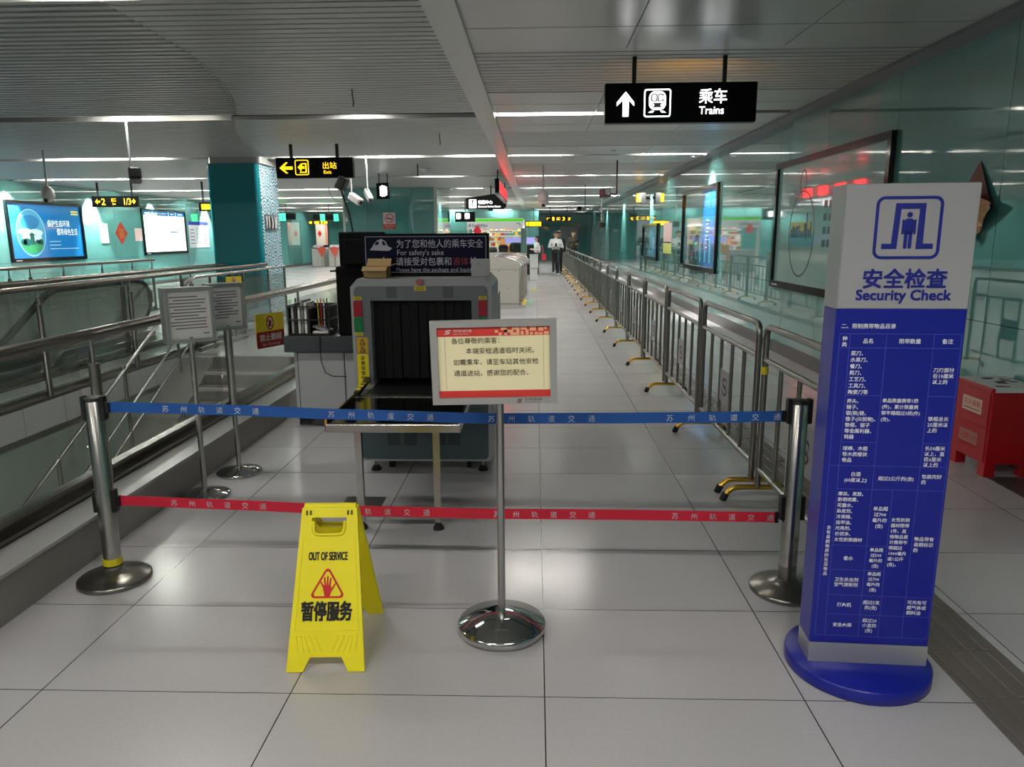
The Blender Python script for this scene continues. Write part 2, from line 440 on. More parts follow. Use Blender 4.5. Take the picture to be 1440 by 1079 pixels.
# ---------------------------------------------------------------- ceiling lights
def lamp(x0, x1, y, label, mat=None, w=.075):
    t = thing('ceiling_light', label, 'ceiling light', ((x0+x1)/2, y, CZ), 0, 'strip lights in the ceiling slots', True)
    MB().box(x0-.03, x1+.03, y-w/2-.015, y+w/2+.015, CZ+.066, CZ+.14, WHITE).build('lamp_housing', t)
    MB().box(x0, x1, y-w/2, y+w/2, CZ+.045, CZ+.067, mat or TUBE).build('lamp_tube', t)
ROWNAME = {4.72:'nearest slot', 9.35:'second slot', 13.98:'third slot', 18.61:'fourth slot'}
def side(x): return 'left of the beam' if x < -.6 else 'right of the beam'
LIT = {-4.54:[(-5,-3.6),(-1.8,-.8),(.4,1.6)], .09:[(-4.6,-3.4),(-1.9,-.9),(.3,1.5)],
  4.72:[(-6.6,-5.4),(-3.0,-2.25),(-.4,.5)],  # outer left strip and dim right strip are added for light
  9.35:[(-5.35,-4.98),(-4.9,-4.1),(-2.38,-1.98),(-.46,.7)],  # dim second strip is a reflection painted as a glow
  13.98:[(-12.4,-11.3),(-9.3,-8.3),(-8.22,-7.1),(-4.8,-3.9),(-3.3,-2.2),(-1.6,-.75),(-.4,.5),(1.95,3.0)],  # leftmost strip added to brighten the left wall
  18.61:[(-12.6,-11.4),(-11.2,-10.2),(-9.5,-8.6),(-5.4,-4.8),(-2.9,-1.9),(-.32,.6),(1.15,1.5),(2.0,3.0)]}  # leftmost strips here are likewise added to lift the left wall
n_far = 0
for yv, segs in LIT.items():
    for i, (a, b) in enumerate(segs):
        if yv < 4: lab = 'white strip light in a ceiling slot over the entrance, behind the viewpoint'
        else:
            ss = [q for q in segs if side(q[0]) == side(a)]; k = ss.index((a,b))
            nm = ROWNAME[yv]; dim = (yv == 9.35 and a == -4.9) or (yv == 4.72 and a == -.4)
            pos = 'only lit strip' if len(ss) == 1 else ORD[k]+' strip from the left'
            lab = ('added dim' if dim else 'white')+' light, %s %s, %s' % (pos, side(a), nm)
        lamp(a, b, yv, lab, DIMADD if (yv == 9.35 and a == -4.9) or (yv == 4.72 and a == -.4) else None)
t = thing('ceiling_light', 'unseen strip light added under the floor edge to brighten the stairwell', 'ceiling light', (-3.7,1.0,-.34), 0, None, True)  # unseen lamp, added to light the steps and stairwell
MB().box(-4.6,-2.8,.9,1.1,-.34,-.30,WHITE).build('lamp_housing', t); MB().box(-4.55,-2.85,.93,1.07,-.36,-.34,TUBE).build('lamp_tube', t)
rng = random.Random(3)
for yv in (23.24,27.87,32.5,37.13,41.76,46.39):
    x = -12.8
    while x < 2.9:
        L = rng.choice((.6,1.15,1.15))
        if rng.random() < .72 and not (-.9 < x+L and x < -.4):
            if not (yv < 26 and -6.2 < x < -2.8): lamp(x, min(3.0,x+L), yv, 'white strip light in one of the farthest ceiling slots deep in the hall')
        x += L+.12
# wall washer downlights
def downlight(loc, target, label, power):
    t = thing('downlight', label, 'spotlight', loc, 0, 'wall washing downlights', True)
    x, y, z = loc
    MB().lathe([(.055,0),(.06,-.012),(.045,-.015),(.045,-.004),(0,-.004)], WHITE, 20, (x,y,z+.012)).build('trim_ring', t)
    MB().lathe([(.044,0),(0,0.001)], LED, 16, (x,y,z+.004)).build('lens', t)
    ld = bpy.data.lights.new('lamp', 'SPOT'); ld.energy = power; ld.spot_size = math.radians(66); ld.spot_blend = .35; ld.shadow_soft_size = .04
    ld.color = (1,.97,.92)
    lo = bpy.data.objects.new('lamp', ld); COL.objects.link(lo); lo.parent = t; lo.location = (0,0,-.03)
    lo.rotation_euler = (Vector(target)-Vector(loc)).to_track_quat('-Z','Y').to_euler()
for i, yv in enumerate((14.2, 21.5, 28.0, 34.5)):
    downlight((2.93,yv,CZ-.03), (3.5,yv,1.75), 'small round downlight washing the right teal wall, %s from the camera' % ORD[i], 420)
for i, yv in enumerate((15.2, 18.4, 21.9, 25.4, 29.6)):  # washers beyond the two seen are added to brighten this wall
    downlight((LX+.37,yv,CZ-.03), (LX-.2,yv,1.75), 'small downlight in a partly added row washing the left teal wall, %s from the camera' % ORD[i], 560)
downlight((-2.66,23.3,CZ-.03), (-3.2,23.3,0), 'small round downlight washing the side of the teal room', 300)
# ================================================================ FOREGROUND
# ---- security check totem
TOT = (0.995, 2.442, 0)
def totem():
    t = thing('security_totem', 'tall blue and grey board headed Security Check, on a round blue base', 'information totem', TOT, math.radians(-3.5))
    W, D = .412, .125
    base = MB().lathe([(0,.0),(.246,0),(.25,.004),(.25,.045),(.244,.051),(0,.052)], BLUE, 64, (W/2-.01,.07,0)).build('base', t)
    MB().box(0, W, 0, D, .052, .128, SILVER).build('plinth', t)
    MB().rbox(0, W, 0, D, .128, 1.338, BLUE, .003, 1).build('body_panel', t)
    MB().rbox(0, W, 0, D, 1.338, 1.738, TOTEMW, .003, 1).build('header_panel', t)
    MB().box(-.0012, 0, .0, D, 1.338, 1.737, SILVER).build('header_side_trim', t)
    # header pictogram and wording
    h0, hh = 1.338, .40
    m = MB().at(facing((0,0,h0))); U = lambda u: u*W; V = lambda v: v*hh
    m.ring(rrect(U(.235),U(.735),V(.405),V(.90),.026), rrect(U(.258),U(.712),V(.428),V(.877),.018), .0005, .002, BLUEINK)
    g = lambda pts: [(U(a),V(b)) for a, b in pts]
    m.prism(g([(.298,.485),(.412,.485),(.424,.800),(.562,.800),(.556,.485),(.683,.485),(.683,.527),(.606,.527),(.606,.845),(.382,.845),(.370,.527),(.298,.527)]), .0005, .002, BLUEINK)
    m.prism(ell(U(.492),V(.755),.0085,.0085,24), .0005, .002, BLUEINK)
    m.prism(rrect(U(.458),U(.526),V(.60),V(.725),.009), .0005, .002, BLUEINK)
    for a, b in ((.440,.456),(.528,.544)): m.prism(rrect(U(a),U(b),V(.60),V(.718),.0030), .0005, .002, BLUEINK)
    for a, b in ((.462,.488),(.496,.522)): m.prism(rrect(U(a),U(b),V(.488),V(.63),.004), .0005, .002, BLUEINK)
    m.text('安全检查', U(.50), V(.185), .066, BLUEINK, align='c', bold=.042, fit=U(.63), res=4)
    m.text('Security Check', U(.50), V(.075), .047, BLUEINK, align='c', bold=.048, fit=U(.72), res=3)
    part(m.build('header_lettering', t), 'blue walk-through gate pictogram with the words Security Check')
    # restriction table
    z0, zh = .128, 1.21
    m = MB().at(facing((0,0,z0))); Y = lambda v: v*zh
    LN = M('pale blue print line', '5A62C8', .5)
    def hl(u0, u1, v): m.quad(U(u0), U(u1), Y(v)-.0006, Y(v)+.0006, .0012, LN)
    def vl(u, v0, v1): m.quad(U(u)-.0006, U(u)+.0006, Y(v0), Y(v1), .0012, LN)
    c0, c1, c2, cm, c3, c4 = .042, .123, .406, .572, .770, .980
    for v in (.932,.893): hl(c0, c4, v)
    for v in (.759,.624): hl(c1, c2, v); hl(c3, c4, v)
    hl(c0, c4, .555); hl(c1, c4, .485)
    for v in (.313,.237): hl(c1, cm, v)
    hl(c1, c4, .157); hl(c1, c4, .095); hl(c0, c4, .026)
    for u in (c0, c4): vl(u, .026, .932)
    for u in (c1, c2, c3): vl(u, .026, .932)
    vl(cm, .026, .485)
    WT = M('white print', 'E4E6EE', .6); S = .0165
    def put(lines, u, v, step=.0182, align='l', s=S, fit=None):
        for i, l in enumerate(lines): m.text(l, U(u), Y(v-i*step), s, WT, align=align, bold=.020, res=1)
    put(['二、限制携带物品目录'], .045, .948, s=.0175)
    put(['种','类'], .083, .914, .0165, 'c'); put(['品名'], .265, .907, align='c', s=.0175); put(['限带数量'], .588, .907, align='c', s=.0175); put(['备注'], .875, .907, align='c', s=.0175)
    put(['菜刀、','水果刀、','餐刀、','剪刀、','工艺刀、','工具刀、','陶瓷刀等'], .140, .873)
    put(['斧头、','锤子、','钢(铁)锉、','锥子(尖锐物)、','铁棍、锯子','等金属利器、','钝器'], .140, .738, .0172)
    put(['球棒、木棍','等木质棍状','物品'], .140, .601, .0172)
    put(['单品限量携带1把','(件)，累计限量携','带不得超过3把(件)','(含)。'], .418, .741, .0178, s=.0155)
    put(['刀刃部分','在10厘米','以上的'], .790, .828, .0165)
    put(['铁棍总长','25厘米以','上的'], .790, .690, .0165)
    put(['长50厘米','以上，直','径6厘米','以上的'], .790, .605, .0160)
    put(['白酒','(60度以上)'], .265, .525, .0175, 'c'); put(['超过2公斤的(含)'], .588, .514, align='c'); put(['包装完好','的'], .790, .522, .0165)
    put(['摩丝、发胶、','防晒喷雾、','花露水、','染发剂、','冷烫精、','指甲油、','光亮剂、','衣领净、','女性防狼器材'], .135, .466, .0175, s=.0158)
    put(['单品超','过700','毫升的','(含)'], .49, .423, .0176, 'c')
    put(['女性防狼','器材限带','1件，其','他物品累','计携带不','得超过','1000毫升','或1公斤','(含)。'], .585, .391, .0172, s=.0155)
    put(['物品带有','易燃标识','的'], .785, .334, .0172)
    put(['香水'], .265, .268, align='c'); put(['单品超','过500','毫升的','(含)'], .49, .297, .0166, 'c', .0152)
    put(['卫生杀虫剂','空气清新剂'], .265, .201, .0160, 'c'); put(['单品超','过700','毫升的','(含)'], .49, .222, .0166, 'c', .0152)
    put(['打火机'], .265, .121, align='c'); put(['超过5支','的(含)'], .49, .131, .0165, 'c'); put(['可充有可','燃气体或','燃料油'], .785, .136, .0165)
    put(['安全火柴'], .265, .056, align='c'); put(['超过20','小盒的','(含)'], .49, .073, .0160, 'c')
    put(list('含有易燃物质的生活物品'), .083, .362, .0143, 'c', .0150)
    part(m.build('restriction_table', t), 'white printed table of restricted articles')
totem()

# ---- belt stanchions and belts
def stanchion(loc, label, leftward):
    t = thing('belt_stanchion', label, 'stanchion', loc)
    x = 0
    MB().lathe([(0,0),(.156,0),(.160,.004),(.160,.018),(.154,.024),(.085,.042),(.05,.052),(.046,.060),(0,.060)], STEELD, 56).build('base', t)
    MB().lathe([(.039,.05),(.039,.870),(.036,.874),(0,.874)], STEEL, 36).build('post', t)
    MB().lathe([(.0402,.868),(.0402,.880),(.036,.884),(0,.884)], BLACK, 36).build('cap', t)
    for z in (.835, .395):
        for s in (-1, 1):
            MB().rbox(s*.044-.010, s*.044+.010, -.018, .018, z-.055, z+.055, BLACK, .004, 1).build('belt_socket', t)
    if leftward:
        MB().lathe([(.041,.075),(.041,.100)], BLACK, 32).build('floor_tape_band', t)
        part(MB().lathe([(.0418,.083),(.0418,.116)], YELLOWD, 32).build('warning_tape', t), 'torn yellow warning tape')
    else:
        MB().lathe([(.0405,.055),(.0405,.125)], STEELD, 32).build('collar', t)
    return t
SL, SR = (-1.985,3.13,0), (1.135,3.09,0)
stanchion(SL, 'steel belt stanchion on the left beside the granite curb', True)
stanchion(SR, 'steel belt stanchion on the right behind the blue totem', False)
def belt(name, label, zs, groups, m, tw):
    xs = [p[0] for p in zs]; N = 60; x0, x1 = -1.929, 1.079
    def zc(x):
        for (a,za),(b,zb) in zip(zs, zs[1:]):
            if a <= x <= b: k = (x-a)/(b-a); k = k*k*(3-2*k)*.35+k*.65; return za+(zb-za)*k
        return zs[0][1] if x < xs[0] else zs[-1][1]
    def pt(x, t, off=0):          # t in -1..1 across the belt
        f = (x-x0)/(x1-x0); y = 3.13-.04*f + .015*math.sin(f*PI)
        a = tw*math.sin(f*PI); hw = .0235
        return Vector((x, y+t*hw*math.sin(a)-off*math.cos(a), zc(x)+t*hw*math.cos(a)))
    mb = MB(); vs, fs = [], []
    for i in range(N+1):
        x = x0+(x1-x0)*i/N
        vs += [pt(x,-1), pt(x,1), pt(x,1,-.0016), pt(x,-1,-.0016)]
        if i < N:
            b = i*4
            for k in range(4): fs.append((b+k, b+4+k, b+4+(k+1)%4, b+(k+1)%4))
    mb.add(vs, fs, m)
    for a, b in groups:
        for i, ch in enumerate('苏州轨道交通'):
            cx = a + .016 + (b-a-.032)*i/5
            mb.text(ch, 0, -.0135, .032, M('white print','E4E6EE',.6), align='c', bold=.006, warp=lambda px_, py_, pz_, cx=cx: pt(cx+px_, py_/.0235, .0008))
    for x, s in ((x0,-1),(x1,1)): mb.box(x if s < 0 else x-.016, x+.016 if s < 0 else x, 3.085 if s > 0 else 3.118, 3.10 if s > 0 else 3.138, zc(x)-.024, zc(x)+.024, BLACK)
    return tag(mb.build(name), label, 'barrier belt', 'printed belts between the two stanchions')
belt('barrier_belt', 'blue printed belt, the upper one, stretched between the two steel stanchions',
     [(-1.92,.838),(-1.37,.825),(-.86,.806),(-.2,.790),(.33,.796),(.76,.803),(1.09,.811)],
     [(-1.675,-1.235),(-.925,-.45),(-.21,.262),(.57,1.06)], M('blue webbing','0E4E9A',.75), .30)
belt('barrier_belt', 'red printed belt, the lower one, stretched between the two steel stanchions',
     [(-1.92,.395),(-1.41,.377),(-.77,.351),(-.2,.344),(.34,.348),(.78,.348),(1.09,.348)],
     [(-1.68,-1.235),(-.96,-.48),(-.19,.27),(.61,1.06)], M('red webbing','C01432',.75), .12)

# ---- framed notice on a pole
RAILRED = M('red notice print','D5352F',.55)
def logo(m, x, y, s, mat):      # two interlocked curved strokes
    for sg in (1, -1):
        pts = [(x+sg*s*a, y+sg*s*b) for a, b in ((.95,.55),(.2,.55),(-.35,.42),(-.62,.15),(-.45,-.05),(-.25,-.08),(-.35,.1),(-.15,.25),(.25,.33),(.7,.33))]
        m.poly(pts if sg > 0 else pts, .0012, mat)
        m.poly([(x+sg*s*a, y+sg*s*b) for a, b in ((-.45,-.05),(.1,.02),(.3,-.02),(.22,-.14),(-.2,-.1))], .0012, mat)
def notice():
    t = thing('notice_stand', 'cream and red notice in a steel frame on a pole, in front of the belts', 'notice stand', (-.137,2.726,0))
    MB().lathe([(0,.0),(.170,0),(.172,.006),(.178,.010),(.180,.030),(.174,.040),(.066,.075),(.058,.078),(.020,.080),(0,.080)], CHROME, 64).build('base', t)
    MB().cyl((0,0,.07),(0,0,.958), .0155, STEEL, 24).build('pole', t)
    F = facing((-.020,-.014,1.113), 0) @ Matrix.Rotation(math.radians(1.1), 4, 'Z')
    W, H = .476, .322
    m = MB().at(F); w, h = W/2, H/2; b = .026
    for poly in ([(-w,-h),(w,-h),(w-b,-h+b),(-w+b,-h+b)], [(w,-h),(w,h),(w-b,h-b),(w-b,-h+b)], [(w,h),(-w,h),(-w+b,h-b),(w-b,h-b)], [(-w,h),(-w,-h),(-w+b,-h+b),(-w+b,h-b)]):
        m.prism(poly, -.024, .006, M('satin steel frame','C0BFBC',.36,.85))
    m.prism([(-w+.004,-h+.004),(w-.004,-h+.004),(w-.004,h-.004),(-w+.004,h-.004)], -.026, -.012, STEELD)
    fr = m.build('frame', t)
    m = MB().at(F); CREAM = M('cream notice paper','F3E8BC',.6); iw, ih = w-b, h-b
    m.prism([(-iw,-ih),(iw,-ih),(iw,ih),(-iw,ih)], -.011, -.006, CREAM)
    z = -.0048
    m.quad(-iw, iw, ih-.035, ih, z, RAILRED); m.quad(-iw, iw, -ih, -ih+.026, z, RAILRED)
    P2 = M('pale orange print','F0B48A',.6); q = random.Random(5)
    x = .0
    cells = [(0,1,1,1),(2,2,2,1),(1.2,0,1,1),(3,1,3,1),(3,0,1,2),(5,0,2,1),(5.6,2,1.4,1),(7,0,1,3),(8.4,2,2,1),(8.4,0,1,1.5),(10,0,1,2),(11.4,1.5,2,1.5),(11.4,0,1,1),(13,0,1,1),(14.2,1.4,1.6,1.4),(14.2,0,1.4,.8),(16,2,1,1),(16,0,1.6,1.2)]
    for a, c_, ww, hh in cells:
        x0 = iw-.205+a*.0115; m.quad(x0, min(iw,x0+ww*.0115), ih-.033+c_*.0100, ih-.033+(c_+hh)*.0100, z+.0008, P2)
    m.at(F @ Matrix.Translation((0,0,z))); logo(m, -iw+.040, ih-.018, .015, WHITE); m.at(F)
    m.text('苏州轨道交通', -iw+.062, ih-.018, .0115, WHITE, z=z+.001, res=1); m.text('Suzhou Rail Transit', -iw+.062, ih-.028, .0075, WHITE, z=z+.001, res=1)
    LN = M('brown print line','8A7B54',.7)
    for xx in (-iw+.028, iw-.024): m.quad(xx-.0005, xx+.0005, -ih+.03, ih-.036, z, LN)
    TX = M('brown black print','3A3424',.7)
    for s_, xx, yy in (('各位尊敬的乘客：',-.160,.074),('本端安检通道临时关闭。',-.106,.035),('如需乘车，请至车站其他安检',-.155,-.008),('通道进站，感谢您的配合。',-.154,-.050)):
        m.text(s_, xx, yy, .0250, TX, z=z+.001, res=2)
    part(m.build('notice_sheet', fr), 'cream sheet with a red header and footer')
    m = MB().at(F @ Matrix.Translation((0,0,.0062))); logo(m, .094, -h+.012, .014, M('maroon print','5A1218',.6))
    m.text('苏州轨道交通', .114, -h+.013, .0110, TX, z=.001, res=1); m.text('Suzhou Rail Transit', .114, -h+.005, .0070, TX, z=.001, res=1)
    m.build('frame_lettering', fr)
notice()

# ---- yellow out-of-service floor sign
def floor_sign():
    t = thing('folding_floor_sign', 'yellow A-frame floor sign reading Out of Service, standing on the tiles', 'floor sign', (-.787,2.63,0), math.radians(2.5))
    H = .60; aF = math.atan2(.205, .565)
    def leaf(sign):
        # local panel plane: x right, y up along the slope, z outward
        o = (0, sign*.215, 0); up = Vector((0, -sign*math.sin(aF), math.cos(aF)))
        return frame(o, (1 if sign < 0 else -1, 0, 0), up)
    def outline(wb, wt): return [(-wb,0),(-wb*.60,0),(-wb*.42,.052),(wb*.42,.052),(wb*.60,0),(wb,0),(wt,H),(-wt,H)]
    def hole(): return [(-.052,.512),(.052,.512),(.060,.535),(.060,.562),(-.060,.562),(-.060,.535)]
    def lathe_panel(mb, wb, wt):
        # panel with a hand hole: five strips around the hole
        top = .57; xs = lambda y: wb+(wt-wb)*y/H
        mb.prism([(-wb,0),(-wb*.58,0),(-wb*.40,.052),(wb*.40,.052),(wb*.58,0),(wb,0),(xs(.50),.50),(-xs(.50),.50)], -.010, .008, YELLOW)
        mb.prism([(-xs(.50),.50),(-.055,.50),(-.066,.52),(-.066,.563),(-xs(.563),.563)], -.010, .008, YELLOW)
        mb.prism([(.055,.50),(xs(.50),.50),(xs(.563),.563),(.066,.563),(.066,.52)], -.010, .008, YELLOW)
        mb.prism([(-xs(.563),.563),(xs(.563),.563),(wt,H),(-wt,H)], -.010, .008, YELLOW)
    for sign in (-1, 1):
        m = MB().at(leaf(sign)); wb, wt = .145, .104
        lathe_panel(m, wb, wt)
        X = lambda y: wb+(wt-wb)*y/H
        # raised rim of the printed field and the moulded ribs below it
        m.ring([(-X(.145)+.014,.145),(X(.145)-.014,.145),(X(.49)-.012,.49),(-X(.49)+.012,.49)], [(-X(.145)+.018,.149),(X(.145)-.018,.149),(X(.49)-.016,.486),(-X(.49)+.016,.486)], .008, .0100, YELLOW)
        for k in range(5):
            for s in (-1, 1): m.bar((s*(.018+k*.022),.070,.008),(s*(.045+k*.020 if k<3 else .045+k*.017),.128,.008), .007, .006, YELLOW)
        m.tube(fillet([(-.060,.55,.010),(-.056,.500,.012),(.056,.500,.012),(.060,.55,.010)],.02), .006, YELLOW, 8)
        for s in (-1, 1):
            for dx in (.0, .014): m.box(s*.085-.004+dx*s*-1, s*.085+.004+dx*s*-1, .572, .590, .0082, .0092, M('dark moulding slot','5B5205',.7))
        pn = m.build('front_panel' if sign < 0 else 'rear_panel', t)
        if sign < 0:
            m = MB().at(leaf(-1) @ Matrix.Translation((0,0,.0085)))
            m.text('OUT OF SERVICE', 0, .405, .042, INK, align='c', bold=.035, fit=.146, res=3)
            m.text('暂停服务', 0, .190, .074, INK, align='c', bold=.050, fit=.187, res=3)
            T3 = lambda r, c=(0,.305): [(c[0]+r*math.cos(a), c[1]+r*math.sin(a)) for a in (PI/2, PI/2+2*PI/3, PI/2+4*PI/3)]
            def rtri(r, rr):
                out = []
                for i, (cx, cy) in enumerate(T3(r-2*rr)):
                    a0 = PI/2 + i*2*PI/3
                    for k in range(7): a = a0 - PI/3 + k*(2*PI/3)/6; out.append((cx+rr*math.cos(a), cy+rr*math.sin(a)))
                return out
            m.ring(rtri(.080,.012), rtri(.066,.008), 0, .001, M('sign red','C4141C',.5))
            R_ = M('sign red','C4141C',.5)
            m.poly([(-.017,.300),(-.010,.272),(.010,.272),(.016,.296),(.013,.312),(-.014,.312)], .001, R_)
            for bx, by, tx, ty in ((-.014,.305,-.026,.325),(-.008,.31,-.012,.342),(0,.312,.001,.346),(.008,.311,.013,.340),(.013,.292,.030,.318)):
                d = Vector((tx-bx,ty-by)).normalized(); n = Vector((-d.y,d.x))*.0036
                m.poly([(bx+n.x,by+n.y),(bx-n.x,by-n.y),(tx-n.x*.7,ty-n.y*.7),(tx+n.x*.7,ty+n.y*.7)][::-1], .0012, R_)
            m.build('lettering', pn)
    m = MB()
    m.cyl((-.098,0,.566),(.098,0,.566), .013, YELLOW, 12); m.build('hinge', t)
floor_sign()

# ---- framed notices on poles by the curb
def pole_notice(loc, rz, label, w, h, zc, base_r):
    t = thing('notice_stand', label, 'notice stand', loc, rz)
    MB().lathe([(0,0),(base_r-.006,0),(base_r,.006),(base_r,.014),(base_r-.008,.02),(.045,.040),(.022,.046),(0,.046)], CHROME, 48).build('base', t)
    MB().cyl((0,0,.04),(0,0,zc-h/2+.03), .016, STEEL, 20).build('pole', t)
    F = facing((0,-.03,zc)); b = .020; W, H = w/2, h/2
    m = MB().at(F)
    for poly in ([(-W,-H),(W,-H),(W-b,-H+b),(-W+b,-H+b)], [(W,-H),(W,H),(W-b,H-b),(W-b,-H+b)], [(W,H),(-W,H),(-W+b,H-b),(W-b,H-b)], [(-W,H),(-W,-H),(-W+b,-H+b),(-W+b,H-b)]):
        m.prism(poly, -.085, .004, M('satin steel frame','C0BFBC',.36,.85))
    m.prism([(-W+.003,-H+.003),(W-.003,-H+.003),(W-.003,H-.003),(-W+.003,H-.003)], -.083, -.03, STEELD)
    fr = m.build('frame', t)
    m = MB().at(F); m.prism([(-W+b,-H+b),(W-b,-H+b),(W-b,H-b),(-W+b,H-b)], -.029, -.018, PAPER)
    q = random.Random(int(w*1000)); yy = H-.06
    row = 0
    while yy > -H+.075:                        # lines of small print, too small to read
        x = -W+b+.018 + (.022 if row % 3 == 1 else 0); end = W-b-.02-(q.random()*.09 if row % 3 == 0 else .008)
        while x < end:
            m.quad(x, x+.0062, yy, yy+.0075, -.0175, GREYINK); x += .0080
        yy -= .0185; row += 1
    m.quad(W-b-.05, W-b-.015, -H+.045, -H+.051, -.0175, GREYINK)
    m.build('notice_sheet', fr)
pole_notice((-2.06,4.26,0), math.radians(41), 'steel framed paper notice on a pole by the curb, the left one of a pair', .285, .325, 1.135, .150)
pole_notice((-2.03,4.72,0), math.radians(50), 'steel framed paper notice on a pole by the curb, the right one of a pair', .245, .305, 1.14, .150)

# ---- crowd barriers along the right wall
BX = 1.34
def barrier(y0, feet, label):
    t = thing('crowd_barrier', label, 'crowd barrier', (BX,y0,0), 0, 'steel crowd barriers along the right wall')
    L = 1.47
    MB().tube(fillet([(0,.02,.085),(0,.02,1.06),(0,L-.02,1.06),(0,L-.02,.085)], .07, 6), .019, STEELD, 14).build('outer_frame', t)
    MB().cyl((0,.02,.865),(0,L-.02,.865), .016, STEELD, 12).build('upper_rail', t)
    MB().cyl((0,.02,.20),(0,L-.02,.20), .016, STEELD, 12).build('lower_rail', t)
    for i in range(4):
        yy = .02+(L-.04)*(i+1)/5
        MB().cyl((0,yy,.20),(0,yy,.865), .0125, STEELD, 10).build('vertical_bar', t)
    ya, yb = .02+(L-.04)*2/5+.014, .02+(L-.04)*3/5-.014
    pl = MB().box(-.004, .004, ya, yb, .41, .64, M('grey plaque','8C8C90',.4,.3)).build('plaque', t)
    m = MB().at(frame((-.0045,(ya+yb)/2,.525),(0,-1,0),(0,0,1)))
    D = M('dark plum print','3A1420',.5)
    for sg in (1,-1):
        m.ring([(sg*a,sg*b) for a,b in ((.055,.045),(.03,.062),(-.03,.062),(-.055,.04),(-.055,.02),(-.03,.0),(.02,-.018))], [(sg*a,sg*b) for a,b in ((.05,.03),(.028,.046),(-.025,.046),(-.037,.035),(-.037,.024),(-.022,.014),(.03,-.006))], .0, .001, D)
    m.build('plaque_emblem', pl)
    for yy in feet:
        f = MB().tube(fillet([(-.20,yy,.012),(-.155,yy,.085),(.155,yy,.085),(.20,yy,.012)], .05, 5), .0165, BRASS, 12).build('foot', t)
        part(f, 'gold coloured arched foot')
        for s in (-1,1):
            MB().cyl((s*.205,yy,0),(s*.185,yy,.045), .021, RUBBER, 12).build('rubber_tip', f)
    return t
b0 = 4.355-1.57
labels = {0:'steel crowd barrier nearest the camera, half hidden behind the blue totem', 1:'steel crowd barrier just left of the right stanchion, second from the camera',
          20:'steel crowd barrier at the far end of the row, beyond the man in white'}
base = None; doub = None
for k in range(21):
    lab = labels.get(k, '%s steel crowd barrier from the near end of the row' % ORD[k])
    if k == 0: barrier(b0, (.02, 1.45), lab)
    elif k == 1: barrier(b0+1.57, (.02, 1.45), lab)
    elif k == 2: base = barrier(b0+3.14, (1.45,), lab)
    else: copy_tree(base, None, (BX, b0+1.57*k, 0), lab)
tag(MB().lathe([(.0215,.0),(.0215,.045)], YELLOWD, 20, (BX,b0+1.45,.78)).build('tape_wrap'), 'yellow printed tape wrapped on the near post of the second barrier', 'tape')

# ---- red extinguisher cabinet
def redbox():
    o = (2.955,4.69,0); t = thing('extinguisher_cabinet', 'red fire extinguisher cabinet on short legs against the right wall', 'extinguisher cabinet', o)
    D, L, H = .31, .40, .60
    MB().rbox(0, D, 0, L, .085, H-.03, REDBOX, .006).build('body', t)
    for x, y in ((.0,.0),(D-.07,0),(0,L-.07),(D-.07,L-.07)): MB().box(x, x+.07, y, y+.07, 0, .087, REDBOX).build('leg', t)
    MB().box(-.006, 0, .02, L-.02, .10, .328, REDBOX).build('lower_door', t); MB().box(-.006, 0, .02, L-.02, .334, H-.035, REDBOX).build('upper_door', t)
    lid = MB().rbox(-.022, D+.0, -.018, L+.018, H-.03, H, REDBOX, .004).build('lid', t)
    m = MB().box(-.004, D-.004, -.018, L+.012, H+.0005, H+.003, PAPER).box(.0, D-.004, -.021, -.018, H-.026, H+.003, PAPER); q = random.Random(2)
    for i in range(9): x = .03+q.random()*.2; y = .02+q.random()*.3; m.box(x, x+.03+q.random()*.05, y, y+.02+.05*q.random(), H+.0032, H+.004, GREYINK)
    part(m.build('paper_sheet', lid), 'white printed paper taped over the lid')
    m = MB().at(frame((-.007,L-.09,.40),(0,-1,0),(0,0,1)))
    m.quad(0,.22,0,.10,.0005, M('pale red label','D8B9A8',.6)); m.text('灭火器箱', .11, .045, .045, RED, align='c', fit=.18, z=.001, bold=.01); m.quad(.02,.2,.018,.024,.001,GREYINK); m.build('upper_label', t)
    m = MB().at(frame((-.007,L-.09,.185),(0,-1,0),(0,0,1)))
    m.quad(0,.21,0,.085,.0005, M('faded red label','A8746C',.6)); m.text('火警119', .105, .022, .048, RED, align='c', fit=.18, z=.001, bold=.012); m.build('lower_label', t)
redbox()
# floor socket cover
g0 = ground(513, 708)
tag(MB().box(g0.x-.13, g0.x+.11, g0.y-.10, g0.y+.10, 0, .004, STONED).build('floor_cover_plate'), 'dark square cover plate set in the floor under the steel table', 'floor plate')
